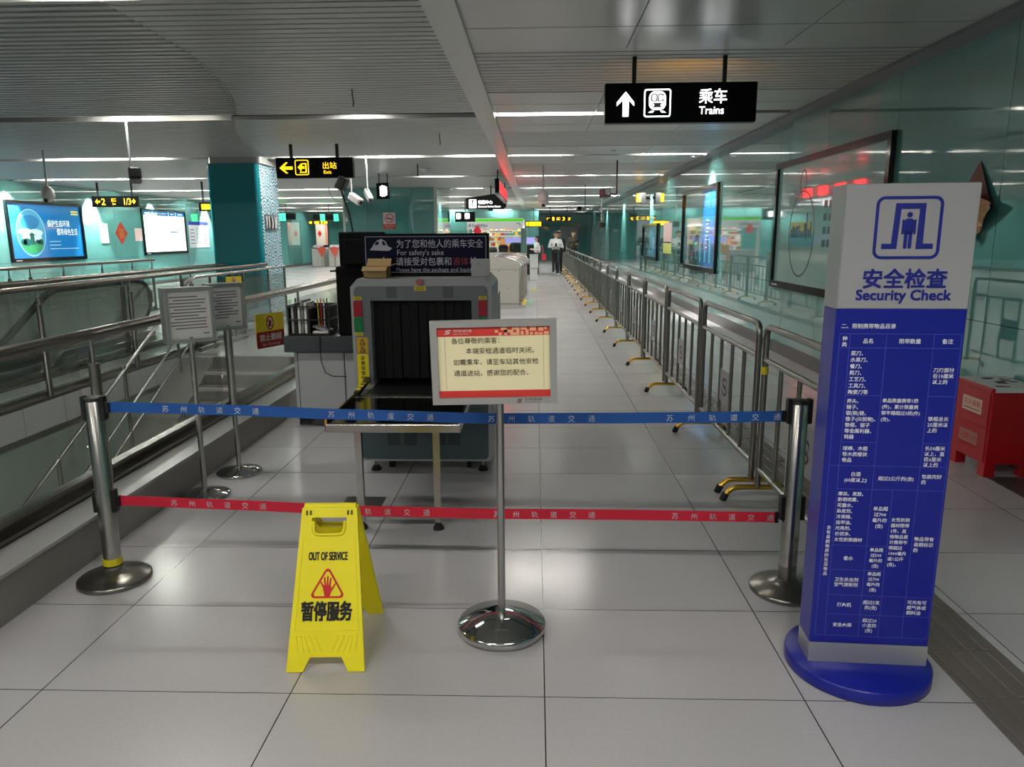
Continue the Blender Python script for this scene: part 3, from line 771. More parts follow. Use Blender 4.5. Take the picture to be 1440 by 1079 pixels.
# ================================================================ SECURITY SCREENING
def scanner():
    o = (-.745,4.73,0); t = thing('baggage_scanner', 'grey x-ray baggage scanner with a dark tunnel, beside the corridor', 'x-ray scanner', o, 0, None, True)
    X0, X1, Y0, Y1 = -1.205, -.285, 4.73, 5.55
    GH = M('pale grey housing','9EA1A3',.42,noise=.04,nscale=4); PN = M('slate grey panel','646B6F',.45,noise=.04,nscale=5); LOW = M('dark slate lower panel','43565A',.45)
    def oct_(x0, x1, z0, z1, c): return [(x0,z0),(x1,z0),(x1,z1-c),(x1-c,z1),(x0+c,z1),(x0,z1-c)]
    # hood as a frame around the tunnel
    ox0, ox1, oz0, oz1 = -1.075, -.415, .62, 1.174
    m = MB().at(frame((0,0,0),(1,0,0),(0,0,1)))      # z = -y
    m.prism([(X0,.60),(ox0,.60),(ox0,oz1),(X0+.05,oz1),(X0,oz1)], -Y1, -Y0, GH)
    m.prism([(ox1,.60),(X1,.60),(X1,oz1),(ox1,oz1)], -Y1, -Y0, GH)
    m.prism([(X0,oz1),(X1,oz1),(X1,1.262),(X1-.048,1.315),(X0+.048,1.315),(X0,1.262)], -Y1, -Y0, GH)
    m.at(Matrix()).box(X0, X1, Y0+.06, Y1, .30, .61, GH); m.box(X1-.09, X1, 5.55, 5.9, .3, 1.15, GH)
    m.build('hood', t)
    m = MB().at(frame((0,0,0),(1,0,0),(0,0,1)))
    out = rrect(-1.182,-.308,.40,1.267,.035)
    m.prism([(-1.182,.62),(ox0,.62),(ox0,oz1),(-1.182,oz1)], -Y0, -Y0+.006, PN); m.prism([(ox1,.62),(-.308,.62),(-.308,oz1),(ox1,oz1)], -Y0, -Y0+.006, PN)
    m.prism([(-1.182,oz1),(-.308,oz1),(-.308,1.235),(-.318,1.258),(-.338,1.267),(-1.152,1.267),(-1.172,1.258),(-1.182,1.235)], -Y0, -Y0+.006, PN)
    fp = m.build('front_panel', t)
    for gx in (-.934,-.566):
        m = MB(); m.at(frame((gx,Y0-.0065,1.228),(1,0,0),(0,0,1)))
        for k in range(9): m.quad(-.034, .034, -.034+k*.0080, -.034+k*.0080+.0035, .0005, BLACK)
        m.build('speaker_grille', fp)
    m = MB().at(frame((0,0,0),(1,0,0),(0,0,1)))
    m.prism(rrect(-1.20,-.290,.085,.60,.03), -Y1, -Y0-.0, GH); m.prism(rrect(-1.175,-.315,.10,.585,.03), -Y0, -Y0+.008, LOW)
    lb = m.build('lower_housing', t)
    for gx in (-1.0,-.885,-.685,-.59):
        mm = MB().at(frame((gx,Y0-.0085,.245),(1,0,0),(0,0,1)))
        for k in range(9): mm.quad(0, .085, -.045+k*.0105, -.045+k*.0105+.005, .0005, BLACK)
        mm.build('vent_louvre', lb)
    # tunnel: dark lining, lead curtain strips, belt
    m = MB(); m.box(ox0, ox1, 5.25, 5.27, .6, oz1, BLACK); m.build('tunnel_lining', t)
    q = random.Random(9)
    for k in range(11):
        x = ox0+.003+k*.0595; dy = q.uniform(-.012,.012)
        MB().rbox(x, x+.0585, 4.80+dy, 4.806+dy, .645, oz1-.004, M('lead curtain rubber','0D0D0F',.6,spec=.2), .0025, 1).build('curtain_strip', t)
    BELT = M('black conveyor belt','101113',.35)
    MB().rbox(ox0+.0, ox1, 4.42, 5.24, .575, .615, BELT, .012, 3).build('conveyor_belt', t)
    MB().box(-1.10,-.40, 4.395, 4.425, .565, .612, STEEL).build('belt_end_roller', t)
    for x in (-1.112,-.395):
        MB().bar((x,4.38,.622),(x,Y0,.655), .028, .030, M('black side guard','161616',.5)).build('side_guard', t)
    for k in range(4):
        y = 4.42+k*.075; MB().bar((-1.111,y,.6425+(y-4.42)*.05),(-1.111,y+.04,.6445+(y-4.42)*.05), .030, .012, YELLOWD).build('hazard_band', t)
    # lamps, labels, stop button
    for x in (-1.158,-.341):
        part(MB().at(facing((x,Y0-.006,1.122))).prism(rrect(-.028,.028,-.051,.051,.004), 0, .010, M('red lamp lens','9E1022',.25)).build('red_lamp', t), 'red indicator lens')
        part(MB().at(facing((x,Y0-.006,1.018))).prism(rrect(-.028,.028,-.048,.048,.004), 0, .010, M('green lamp lens','0B7A42',.25)).build('green_lamp', t), 'green indicator lens')
        for z in (1.190,.957):
            m = MB().at(facing((x,Y0-.0065,z))); m.quad(-.026,.026,-.011,.011,.0006,YELLOWD)
            for k in range(2): m.quad(-.020,.020,-.006+k*.008,-.003+k*.008,.001,INK)
            m.build('lamp_label', t)
    m = MB().at(facing((-.748,Y0-.0065,1.252))); m.quad(-.038,.038,-.0145,.0145,.0006,YELLOWD)
    for k in range(2): m.quad(-.03,.03,-.008+k*.010,-.004+k*.010,.001,INK)
    m.build('warning_label', t)
    m = MB().cyl((-.748,Y0-.002,1.292),(-.748,Y0-.018,1.292),.016,BLACK,16); m.cyl((-.748,Y0-.018,1.292),(-.748,Y0-.034,1.294),.021,M('stop red','8C0E16',.35),20); part(m.build('stop_button', t), 'red mushroom emergency stop button')
    m = MB().at(facing((-1.139,Y0-.0065,.881))); m.quad(-.038,.038,-.053,.053,.0006,M('ochre label','C9A21E',.5))
    for zc in (.022,-.026):
        m.poly([(-.020,zc-.013),(.020,zc-.013),(0,zc+.022)], .001, INK); m.poly([(-.013,zc-.009),(.013,zc-.009),(0,zc+.014)], .0014, M('ochre label','C9A21E',.5))
        m.bar((-.013,zc+.016,.0015),(.013,zc-.010,.0015),.003,.001,INK); m.quad(-.02,.02,zc-.022,zc-.017,.001,INK)
    m.build('radiation_label', t)
    m = MB().at(facing((-1.141,Y0-.0065,.713))); m.quad(-.038,.038,-.105,.110,.0006,M('bright yellow label','E6D60C',.5))
    for i, ch in enumerate('妥善保管物品'): m.text(ch, 0, .072-i*.034, .031, INK, align='c', bold=.025, z=.001)
    m.build('keep_watch_label', t)
    for x, y in ((-1.10,4.80),(-.36,4.80),(-1.10,5.45),(-.36,5.45)):
        MB().cyl((x,y,.035),(x,y,.09),.012,STEELD,10).lathe([(.034,0),(.034,.012),(.016,.036),(0,.036)],RUBBER,18,(x,y,0)).build('levelling_foot', t)
    for x in (-1.0,-.46):
        m = MB().cyl((x-.014,4.86,.04),(x+.014,4.86,.04),.040,RUBBER,20); m.box(x-.02,x+.02,4.83,4.89,.07,.092,STEELD); m.build('caster', t)
scanner()

def entry_table():
    o = (-.76,4.06,0); t = thing('loading_table', 'stainless steel loading table in front of the scanner tunnel', 'steel table', o, 0, None, True)
    X0, X1, Y0, Y1, Z = -1.128, -.398, 3.74, 4.375, .612
    m = MB().rbox(X0, X1, Y0, Y1, .553, .601, STEEL, .006, 2); m.build('apron', t)
    MB().box(X0+.012, X1-.012, Y0+.006, Y1-.004, .598, Z-.006, M('dark worn steel sheet','5D5A52',.14,1.)).build('table_top', t)
    part(MB().box(X0, X0+.012, Y0+.005, Y1, .6, Z+.012, BRASS).build('edge_strip', t), 'brassy edge strip')
    MB().box(X1-.012, X1, Y0+.005, Y1, .6, Z+.004, STEEL).build('edge_strip', t)
    m = MB()
    m.at(frame((-.43,4.30,0),(0,1,0),(0,0,1))).prism([(-.05,.605),(.05,.605),(.045,.66),(.02,.665)], -.004, .004, STEEL); m.build('corner_bracket', t)
    for x in (-.955,-.533):
        y = 3.765
        lg = MB().box(x-.018, x+.018, y-.018, y+.018, .045, .556, STEEL).build('leg', t)
        MB().lathe([(.030,0),(.030,.010),(.014,.034),(0,.034)],RUBBER,18,(x,y,0)).cyl((x,y,.03),(x,y,.05),.008,STEEL,10).build('levelling_foot', lg)
    MB().box(-.955,-.533, 3.752,3.778, .068,.094, STEEL).build('stretcher', t)
entry_table()

def operator_desk():
    o = (-1.75,6.3,0); t = thing('operator_desk', 'grey cabinet desk with a dark slab top, left of the scanner', 'desk', o, 0, None, True)
    m = MB().box(-2.05,-1.30,6.05,6.55,.055,.632,LGREY); m.box(-2.04,-1.9,6.06,6.55,.0,.055,BLACK).box(-1.45,-1.32,6.06,6.55,.0,.055,BLACK); m.build('body', t)
    MB().rbox(-2.115,-1.22,6.0,6.62,.632,.767,M('dark slate slab','33393E',.4),.006).build('desk_top', t)
    MB().box(-2.015,-1.625,6.043,6.05,.07,.62,LGREY).build('door', t); MB().box(-1.615,-1.32,6.043,6.05,.07,.62,LGREY).build('door', t)
    MB().box(-2.02,-2.016,6.041,6.051,.065,.625,BLACK).build('door_gap', t); MB().box(-1.622,-1.617,6.041,6.051,.065,.625,BLACK).build('door_gap', t)
    m = MB().tube([(-1.80,5.995,.77),(-1.805,5.985,.70),(-1.80,5.99,.55),(-1.77,5.99,.46),(-1.71,5.99,.43),(-1.60,6.03,.42)],.004,BLACK,6); m.build('hanging_cable', t)
operator_desk()
def trolley_pallet():
    m = MB(); q = random.Random(4)
    for k in range(6): m.tube([(-2.02+k*.015,6.0-.01*k,.012+.004*k),(-1.86,5.96+.012*k,.02+.006*k),(-1.7+q.random()*.1,5.99+.01*k,.012+.004*k)],.006,BLACK,6)
    return tag(m.build('cable_bundle'), 'black cables lying on the floor under the operator desk', 'cables')
trolley_pallet()
# document rack and its contents on the desk
t = thing('document_rack', 'black wire rack full of folders on the grey desk', 'desk organiser', (-1.9,6.25,.768), 0, None, True)
m = MB(); x0, x1, y0, y1, z0, z1 = -2.085,-1.74,6.07,6.33,.768,1.02
for x in (x0,x1,-1.91):
    for y in (y0,y1): m.box(x-.006,x+.006,y-.006,y+.006,z0,z1,BLACK)
for z in (z0+.01,z1-.01,z0+.13):
    for y in (y0,y1): m.box(x0,x1,y-.004,y+.004,z-.006,z+.006,BLACK)
    for x in (x0,x1): m.box(x-.004,x+.004,y0,y1,z-.006,z+.006,BLACK)
m.box(x0,x1,y1-.003,y1+.003,z0,z1,BLACK).box(x0-.002,x0+.002,y0,y1,z0,z1,BLACK).box(-1.912,-1.908,y0,y1,z0,z1-.03,BLACK); m.box(x0,x1,y0,y1,z0,z0+.006,BLACK); m.build('wire_frame', t)
q = random.Random(8)
for k in range(5):
    x = -2.065+k*.028; hgt = .235+.03*q.random()+(.03 if k > 2 else 0)
    tag(MB().rbox(x,x+.022,6.085,6.315,.775,.775+hgt,[LGREY,BLACK,WHITE,MGREY,PAPER][k],.003,1).build('file_folder'),
        ['pale grey','black','white','mid grey','paper white'][k]+' folder standing in the black wire rack, '+ORD[k]+' from the left', 'folder', 'folders in the wire rack')
for k in range(4):
    x = -1.86+k*.022
    tag(MB().cyl((x,6.2,.776),(x+.006*(k-1),6.19,1.06+.01*(k%2)),.005,[YELLOWD,RED,WHITE,BLACK][k],8).build('pencil'), ['yellow','red','white','black'][k]+' pen standing in the wire rack on the desk', 'pen', 'pens in the wire rack')
tag(MB().rbox(-1.895,-1.76,6.10,6.30,.776,.80,PAPER,.003,1).at(Matrix.Translation((-1.83,6.2,.815)) @ Matrix.Rotation(.35,4,'Y')).rbox(-.07,.05,-.09,.09,-.008,.008,LGREY,.003,1).build('paper_stack'), 'loose papers lying in the lower tray of the wire rack', 'papers')
# dark operator console and monitor
t = thing('operator_console', 'black console box on the desk, left of the scanner hood', 'console', (-1.44,6.2,.768), 0, None, True)
MB().rbox(-1.66,-1.24,6.05,6.5,.768,1.345,M('matt black housing','020203',.6,spec=.12),.02,3).build('housing', t)
MB().box(-1.70,-1.24,6.04,6.5,1.30,1.312,M('matt black housing','020203',.6,spec=.12)).build('shelf', t)
MB().box(-1.47,-1.36,6.043,6.05,.99,1.02,WHITE).build('label', t)
t = thing('monitor', 'black monitor seen from behind, standing on the console', 'monitor', (-1.44,5.95,1.345), 0, None, True)
MB().rbox(-1.60,-1.22,5.98,6.04,1.347,1.622,M('matt black housing','020203',.6,spec=.12),.012,2).build('back_shell', t)
MB().rbox(-1.55,-1.27,5.95,5.99,1.36,1.57,M('matt black housing','020203',.6,spec=.12),.012,2).build('rear_bulge', t)
MB().box(-1.50,-1.32,6.0,6.15,1.346,1.36,BLACK).build('stand', t)
# gooseneck pole with camera behind the monitor
t = thing('gooseneck_camera', 'black gooseneck camera arm rising behind the monitor', 'camera', (-1.42,6.1,1.345), 0, None, True)
MB().tube([at(500,350,6.1),at(497,330,6.1),at(491,300,6.1),at(485,284,6.1),at(480,268,6.1)], .008, BLACK, 8).build('arm', t)
MB().at(Matrix.Translation(at(481,258,6.1)) @ Matrix.Rotation(.5,4,'Y')).rbox(-.035,.035,-.06,.06,-.055,.05,BLACK,.01).build('camera_head', t)
MB().tube([at(462,262,6.1),at(463,272,6.1),at(470,281,6.1),at(480,283,6.1)], .007, LGREY, 8).build('bracket', t)
# carton, banner and plate on top of the scanner
t = thing('carton', 'small open brown cardboard box on top of the scanner', 'cardboard box', (-1.05,4.86,1.315), 0, None, True)
CARD = M('brown cardboard','A88C5E',.8,noise=.06,nscale=30)
m = MB(); m.box(-1.13,-.97,4.79,4.795,1.316,1.39,CARD).box(-1.13,-.97,4.905,4.91,1.316,1.39,CARD).box(-1.13,-1.125,4.79,4.91,1.316,1.39,CARD).box(-.975,-.97,4.79,4.91,1.316,1.39,CARD).box(-1.13,-.97,4.79,4.91,1.316,1.32,CARD); m.build('tray', t)
MB().at(Matrix.Translation((-.97,4.85,1.39)) @ Matrix.Rotation(-.35,4,'Y')).box(0,.055,-.06,.06,-.002,.002,CARD).build('flap', t)
MB().at(Matrix.Translation((-1.05,4.91,1.39)) @ Matrix.Rotation(.9,4,'X')).box(-.08,.08,0,.06,-.002,.002,CARD).build('flap', t)
MB().at(Matrix.Translation((-1.05,4.79,1.39)) @ Matrix.Rotation(-2.6,4,'X')).box(-.08,.08,-.0,.05,-.002,.002,CARD).build('flap', t)
def banner():
    Y = 4.98; A = at(509,329,Y); B = at(688,391,Y); W = B.x-A.x; z0, z1 = 1.316, A.z; H = z1-z0
    t = thing('safety_banner', 'long navy light box sign about package and liquid checks, on top of the scanner', 'sign', (A.x+W/2,Y,z0))
    MB().box(-W/2,W/2,0,.06,0,H,SIGNB).build('case', t)
    m = MB().at(facing((0,-.001,0))); NAVY = M('navy print','060828',.3,spec=.12); b = .018
    m.quad(-W/2+.012,W/2-.012,.025,H-.012,.0002,NAVY)
    m.ring([(-W/2+b,.026),(W/2-b,.026),(W/2-b,H-b),(-W/2+b,H-b)], [(-W/2+b+.004,.030),(W/2-b-.004,.030),(W/2-b-.004,H-b-.004),(-W/2+b+.004,H-b-.004)], 0, .001, M('pale lilac line','9A9CB8',.4))
    TX = M('pale lilac print','B4B4C4',.5)
    m.text('为了您和他人的乘车安全', -W/2+.232, H-.090, .060, TX, fit=.585, bold=.006, z=.001)
    m.text("For safety's sake", -W/2+.235, H-.143, .052, TX, fit=.315, z=.001)
    m.text('请接受对包裹和', -W/2+.225, H-.208, .060, TX, fit=.375, bold=.006, z=.001)
    m.text('液体', -W/2+.612, H-.208, .060, M('dull red print','8E1C22',.5), fit=.105, bold=.006, z=.001); m.text('检', -W/2+.727, H-.208, .060, TX, fit=.052, bold=.006, z=.001)
    m.text('Please have the package and liquid cle', -W/2+.225, H-.252, .036, TX, fit=.565, z=.001)
    # line drawing of an inspected suitcase
    for pts in ([(-.36,.205),(-.33,.240),(-.30,.252),(-.27,.235),(-.255,.205)], [(-.38,.178),(-.355,.205),(-.26,.205),(-.225,.19),(-.25,.172),(-.34,.175)], [(-.30,.11),(-.285,.135),(-.28,.10)]):
        m.poly([(a+.0,b_) for a, b_ in pts][::-1], .001, TX)
    m.poly([(-.345,.21),(-.315,.215),(-.318,.235),(-.335,.232)][::-1], .0014, NAVY); m.poly([(-.29,.21),(-.265,.21),(-.28,.235),(-.295,.238)][::-1], .0014, NAVY)
    m.build('face_lettering', t)
banner()
p = at(650,391,4.95); 
tag(MB().rbox(at(663,391,4.95).x, at(689,391,4.95).x, 4.945, 4.965, 1.315, at(675,364,4.95).z, LGREY, .003, 1).cyl((at(667,0,4.95).x,4.944,1.40),(at(667,0,4.95).x,4.946,1.40),.004,BLACK,8).build('cover_plate'), 'grey metal plate leaning over the right end of the navy banner', 'plate')

# ================================================================ HANGING SIGNS
def hang_sign(name, label, cat, x0, x1, z0, z1, Y, rods, th=.10, rodr=.016):
    t = thing(name, label, cat, ((x0+x1)/2,Y,z0), 0, None, True)
    MB().rbox(x0,x1,Y,Y+th,z0,z1,SIGNB,.006,1).build('case', t)
    for x in rods: MB().box(x-rodr,x+rodr,Y+th/2-rodr,Y+th/2+rodr,z1-.01,CZ+.04,BLACK).build('hanger_rod', t)
    return t
t = hang_sign('trains_sign', 'black illuminated sign with white arrow, train pictogram and Trains, hung over the corridor', 'direction sign', .582,1.842,2.508,2.826,6.47,(.825,1.575))
m = MB().at(frame((.582,6.469,2.508),(1,0,0),(0,0,1))); k = 1.26/215
m.poly([(.098,.165),(.172,.25),(.243,.165),(.243,.135),(.198,.182),(.198,.052),(.148,.052),(.148,.182),(.098,.135)][::-1], .001, LED); part(m.build('lit_arrow', t), 'glowing white arrow')
m = MB().at(frame((.582,6.469,2.508),(1,0,0),(0,0,1)))
m.ring(rrect(.325,.548,.045,.268,.02), rrect(.335,.538,.055,.258,.014), 0, .001, LED)
m.prism(rrect(.366,.507,.102,.250,.050), 0, .001, LED)
m.poly([(.362,.080),(.398,.080),(.412,.095),(.384,.095)], .001, LED); m.poly([(.475,.080),(.511,.080),(.489,.095),(.461,.095)], .001, LED)
for a, b in ((.386,.433),(.440,.487)): m.prism(rrect(a-.003,b+.003,.168,.230,.014), .0012, .0015, SIGNB).prism(rrect(a+.007,b-.007,.178,.220,.009), .0018, .002, LED)
m.prism(rrect(.384,.489,.122,.158,.012), .0012, .0016, BLACK); m.prism(rrect(.417,.456,.132,.148,.004), .0018, .002, LGREY)
for a in (.398,.475): m.prism(ell(a,.140,.012,.012,14), .0018, .002, LED)
part(m.build('lit_pictogram', t), 'glowing white train pictogram'); m = MB().at(frame((.582,6.469,2.508),(1,0,0),(0,0,1)))
m.text('乘车', .782, .160, .125, LED, fit=.228, bold=.010, z=.001); m.text('Trains', .785, .066, .088, LED, fit=.205, bold=.006, z=.001)
part(m.build('lit_lettering', t), 'glowing white lettering')
m = MB().at(frame((1.842,6.571,2.508),(-1,0,0),(0,0,1))); m.quad(.25,.75,.08,.27,.001,M('amber rear panel','FFB010',.4,emit=5.)); m.build('rear_lit_panel', t)

e0, e1 = at(387,222,12.0), at(497,250,12.0)
t = hang_sign('exit_sign', 'black illuminated sign with amber arrow and Exit, hung left of the scanner', 'direction sign', e0.x,e1.x,e1.z,e0.z,12.0,(at(408,222,12).x,at(473,222,12).x),.12,.022)
W = e1.x-e0.x; H = e0.z-e1.z; m = MB().at(frame((e0.x,11.999,e1.z),(1,0,0),(0,0,1))); U = lambda u: u*W/439; V = lambda v: H-v*H/110
m.poly([(U(20),V(55)),(U(57),V(25)),(U(70),V(25)),(U(48),V(47)),(U(96),V(47)),(U(96),V(64)),(U(48),V(64)),(U(70),V(84)),(U(57),V(84))][::-1], .001, LEDY); part(m.build('lit_arrow', t), 'glowing amber arrow'); m = MB().at(frame((e0.x,11.999,e1.z),(1,0,0),(0,0,1)))
m.ring(rrect(U(109),U(188),V(94),V(12),.03), rrect(U(114),U(183),V(89),V(17),.02), 0, .001, LEDY)
m.ring([(U(150),V(30)),(U(176),V(30)),(U(176),V(82)),(U(135),V(82))], [(U(152),V(36)),(U(168),V(36)),(U(168),V(76)),(U(138),V(76))], 0, .001, LEDY)
m.poly([(U(124),V(52)),(U(146),V(30)),(U(146),V(46)),(U(164),V(46)),(U(164),V(60)),(U(146),V(60)),(U(146),V(74))][::-1], .001, LEDY)
part(m.build('lit_pictogram', t), 'glowing amber door pictogram'); m = MB().at(frame((e0.x,11.999,e1.z),(1,0,0),(0,0,1)))
m.text('出站', U(268), V(58), H*.36, LEDY, fit=U(78), bold=.010, z=.001); m.text('Exit', U(272), V(87), H*.23, LEDY, fit=U(44), bold=.010, z=.001)
part(m.build('lit_lettering', t), 'glowing amber lettering')

# far left 2 and 1/3 sign
Y = 19.5; a, b = at(128,276,Y), at(193,291,Y)
t = hang_sign('exit_number_sign', 'long black sign with amber 2 and 1/3 by the left wall', 'direction sign', a.x,b.x,b.z,a.z,Y,(at(136,276,Y).x,at(184,276,Y).x),.12,.02)
W = b.x-a.x; H = a.z-b.z; m = MB().at(frame((a.x,Y-.001,b.z),(1,0,0),(0,0,1)))
m.poly([(W*.08,H*.5),(W*.13,H*.75),(W*.13,H*.58),(W*.19,H*.58),(W*.19,H*.42),(W*.13,H*.42),(W*.13,H*.25)][::-1], .001, LEDY); part(m.build('lit_arrow', t), 'glowing amber left arrow'); m = MB().at(frame((a.x,Y-.001,b.z),(1,0,0),(0,0,1)))
m.text('2', W*.21, H*.2, H*.85, LEDY, bold=.008, z=.001); part(m.build('lit_number', t), 'glowing amber number 2'); m = MB().at(frame((a.x,Y-.001,b.z),(1,0,0),(0,0,1))); m.text('1/3', W*.72, H*.2, H*.85, LEDY, bold=.008, z=.001, fit=W*.15); part(m.build('lit_number', t), 'glowing amber number 1/3'); m = MB().at(frame((a.x,Y-.001,b.z),(1,0,0),(0,0,1)))
m.poly([(W*.98,H*.5),(W*.93,H*.75),(W*.93,H*.58),(W*.89,H*.58),(W*.89,H*.42),(W*.93,H*.42),(W*.93,H*.25)], .001, LEDY); part(m.build('lit_arrow', t), 'glowing amber right arrow'); m = MB().at(frame((a.x,Y-.001,b.z),(1,0,0),(0,0,1)))
m.text('出口', W*.44, H*.5, H*.38, LEDY, z=.001, fit=W*.10); m.text('Exit', W*.46, H*.2, H*.28, LEDY, z=.001, fit=W*.07)
part(m.build('lit_lettering', t), 'glowing amber word exit')
# small amber sign next to the pillar
Y = 19.5; a, b = at(279,285,Y), at(296,297,Y)
t = hang_sign('exit_number_sign', 'small black sign with amber panel just left of the teal pillar', 'direction sign', a.x,b.x,b.z,a.z,Y,(at(284,280,Y).x,),.12,.02)
MB().at(frame((a.x,Y-.001,b.z),(1,0,0),(0,0,1))).quad(.07,b.x-a.x,.04,a.z-b.z-.04,.001,LEDY).build('lit_panel', t)
# service centre sign, slightly turned
Y = 22.0; a, b = at(655,279,Y), at(708,294,Y)
t = thing('service_centre_sign', 'peaked black hanging sign with a white people pictogram, beyond the scanner', 'direction sign', ((a.x+b.x)/2,Y,b.z), 0, None, True)
W = b.x-a.x; H = a.z-b.z; m = MB().at(frame((a.x,Y,b.z),(1,0,0),(0,0,1)))
m.prism([(0,0),(W,0),(W+.08,.07),(W+.08,H*.85),(W*.75,H+.12),(0,H)], -.22, 0, M('dark sign case','1A1D1F',.3)); m.build('case', t)
m = MB().at(frame((a.x,Y-.001,b.z),(1,0,0),(0,0,1)))
m.ring(rrect(W*.08,W*.28,H*.1,H*.9,.03), rrect(W*.11,W*.25,H*.17,H*.83,.02), 0, .001, LED)
for sx in (.145,.215): m.prism(ell(W*sx,H*.70,.02,.02,10),0,.001,LED); m.quad(W*(sx-.022),W*(sx+.022),H*.22,H*.60,.001,LED)
part(m.build('lit_pictogram', t), 'glowing white people pictogram'); m = MB().at(frame((a.x,Y-.001,b.z),(1,0,0),(0,0,1))); m.text('客服中心', W*.33, H*.50, H*.36, LED, fit=W*.38, bold=.015, z=.001); m.text('Customer Service Center', W*.33, H*.16, H*.24, LED, fit=W*.60, bold=.01, z=.001)
part(m.build('lit_lettering', t), 'glowing white lettering')
c = at(690,266,Y); MB().cyl((c.x,Y+.1,a.z),(c.x,Y+.1,CZ+.03),.02,BLACK,8).build('hanger_rod', t); MB().box(a.x+W*.6,a.x+W*.72,Y,Y+.1,b.z-.05,b.z,BLACK).build('camera_box', t)
# red LED message strip facing the corridor
t = thing('led_message_sign', 'black hanging LED strip sign glowing red towards the corridor', 'LED sign', (-.84,19.0,2.53), 0, None, True)
MB().box(-.90,-.81,16.7,21.5,2.53,2.84,SIGNB).box(-.90,-.82,16.7,21.5,2.50,2.53,LGREY).build('case', t)
for i in range(4):
    m = MB().at(frame((-.808,17.15+i*1.1,2.685),(0,1,0),(0,0,1)))
    for dx, dy, ww, hh in ((0,-.11,.09,.22),(.16,-.12,.13,.08),(.16,.0,.13,.11),(.36,-.11,.08,.22)): m.quad(dx,dx+ww,dy,dy+hh,.001,LEDR)
    part(m.build('lit_character', t), 'glowing red character')
for y in (17.0,21.0): MB().box(-.87,-.84,y-.02,y+.02,2.83,CZ+.04,BLACK).build('hanger_rod', t)
# white lit sign near the cameras
Y = 17.5; a, b = at(527,257,Y), at(548,280,Y)
t = thing('lit_sign', 'small black hanging sign with blurred white glowing strokes beside two cameras', 'LED sign', ((a.x+b.x)/2,Y,b.z), 0, None, True)
MB().at(Matrix.Translation(((a.x+b.x)/2,Y+.1,(a.z+b.z)/2)) @ Matrix.Rotation(-.4,4,'Z')).rbox(-(b.x-a.x)/2,(b.x-a.x)/2,-.04,.04,-(a.z-b.z)/2,(a.z-b.z)/2,SIGNB,.01,1).build('case', t)
m = MB().at(Matrix.Translation(((a.x+b.x)/2,Y+.1,(a.z+b.z)/2)) @ Matrix.Rotation(-.4,4,'Z') @ frame((0,-.042,0),(1,0,0),(0,0,1)))
for i, (x, h) in enumerate(((-.06,.22),(-.01,.26),(.05,.24),(.1,.2))): m.quad(x,x+.035,-h/2,h/2,.001,LED)
m.build('lit_strokes', t)
for x in (a.x+.08, b.x-.06): MB().cyl((x,Y+.1,a.z-.03),(x,Y+.1,CZ+.03),.013,BLACK,8).build('hanger_rod', t)
# far signs
def flat_sign(label, x0,y0,x1,y1, Y, rods=(), text=None, icons=(), mat=LEDY, name='direction_sign'):
    a, b = at(x0,y0,Y), at(x1,y1,Y)
    t = thing(name, label, 'direction sign', ((a.x+b.x)/2,Y,b.z), 0, None, True); W = b.x-a.x; H = a.z-b.z
    MB().box(a.x,b.x,Y,Y+.12,b.z,a.z,SIGNB).build('case', t)
    m = MB().at(frame((a.x,Y-.002,b.z),(1,0,0),(0,0,1)))
    for s_, u0, u1, hh in (text or ()): m.text(s_, u0*W, H*(.5-hh*.38), H*hh, mat, fit=(u1-u0)*W, bold=.004, z=.001)
    for u0,u1,v0,v1 in icons: m.prism(rrect(u0*W,u1*W,v0*H,v1*H,.02), 0, .001, mat)
    if m.v: m.build('lit_lettering', t)
    for u in rods: x = a.x+u*W; MB().cyl((x,Y+.06,a.z-.01),(x,Y+.06,CZ+.03),.02,BLACK,6).build('hanger_rod', t)
    return t
t = thing('bracket_sign', 'small amber lit sign with a black end box high on the right wall', 'direction sign', (3.0,21.8,2.49), 0, None, True)
MB().box(3.02,3.16,21.6,21.9,2.49,2.78,BLACK).box(3.16,3.30,21.7,21.8,2.60,2.66,SIGNB).build('case', t); MB().box(2.92,3.02,21.62,21.9,2.53,2.76,LEDY).build('lit_panel', t)
flat_sign('black sign with amber 1 and 3 at the far end of the corridor', 768,304,803,311, 38, (.15,.85), (('↖',.03,.16,1.0),('1',.25,.33,1.),('出口',.42,.56,.7),('3',.66,.75,1.),('↗',.85,.97,1.)))
flat_sign('amber lit sign right of the shop fascia, far down the hall', 739,311,762,319, 40, (.5,), (), ((.03,.16,.15,.85),(.2,.96,.12,.88)))
flat_sign('black sign with two white pictograms left of the shop', 640,298,668,312, 30, (.5,), (), ((.06,.28,.3,.85),(.5,.72,.3,.85)), LED)
flat_sign('black gate sign with one green arrow, left of the other green arrow sign', 389,301,415,309, 33, (.5,), (('⬇',.16,.48,1.2),), (), LEDG)
flat_sign('black gate sign with two green arrows above the far left gates', 440,302,477,309.5, 33, (.6,), (('⬇',.28,.45,1.2),('⬇',.80,.97,1.2)), (), LEDG)
flat_sign('small amber sign strip below the green arrow gate signs', 433,311,462,315, 40, (.5,), (), ((.05,.2,.1,.9),(.3,.55,.1,.9),(.62,.72,.1,.9),(.76,.95,.1,.9)))

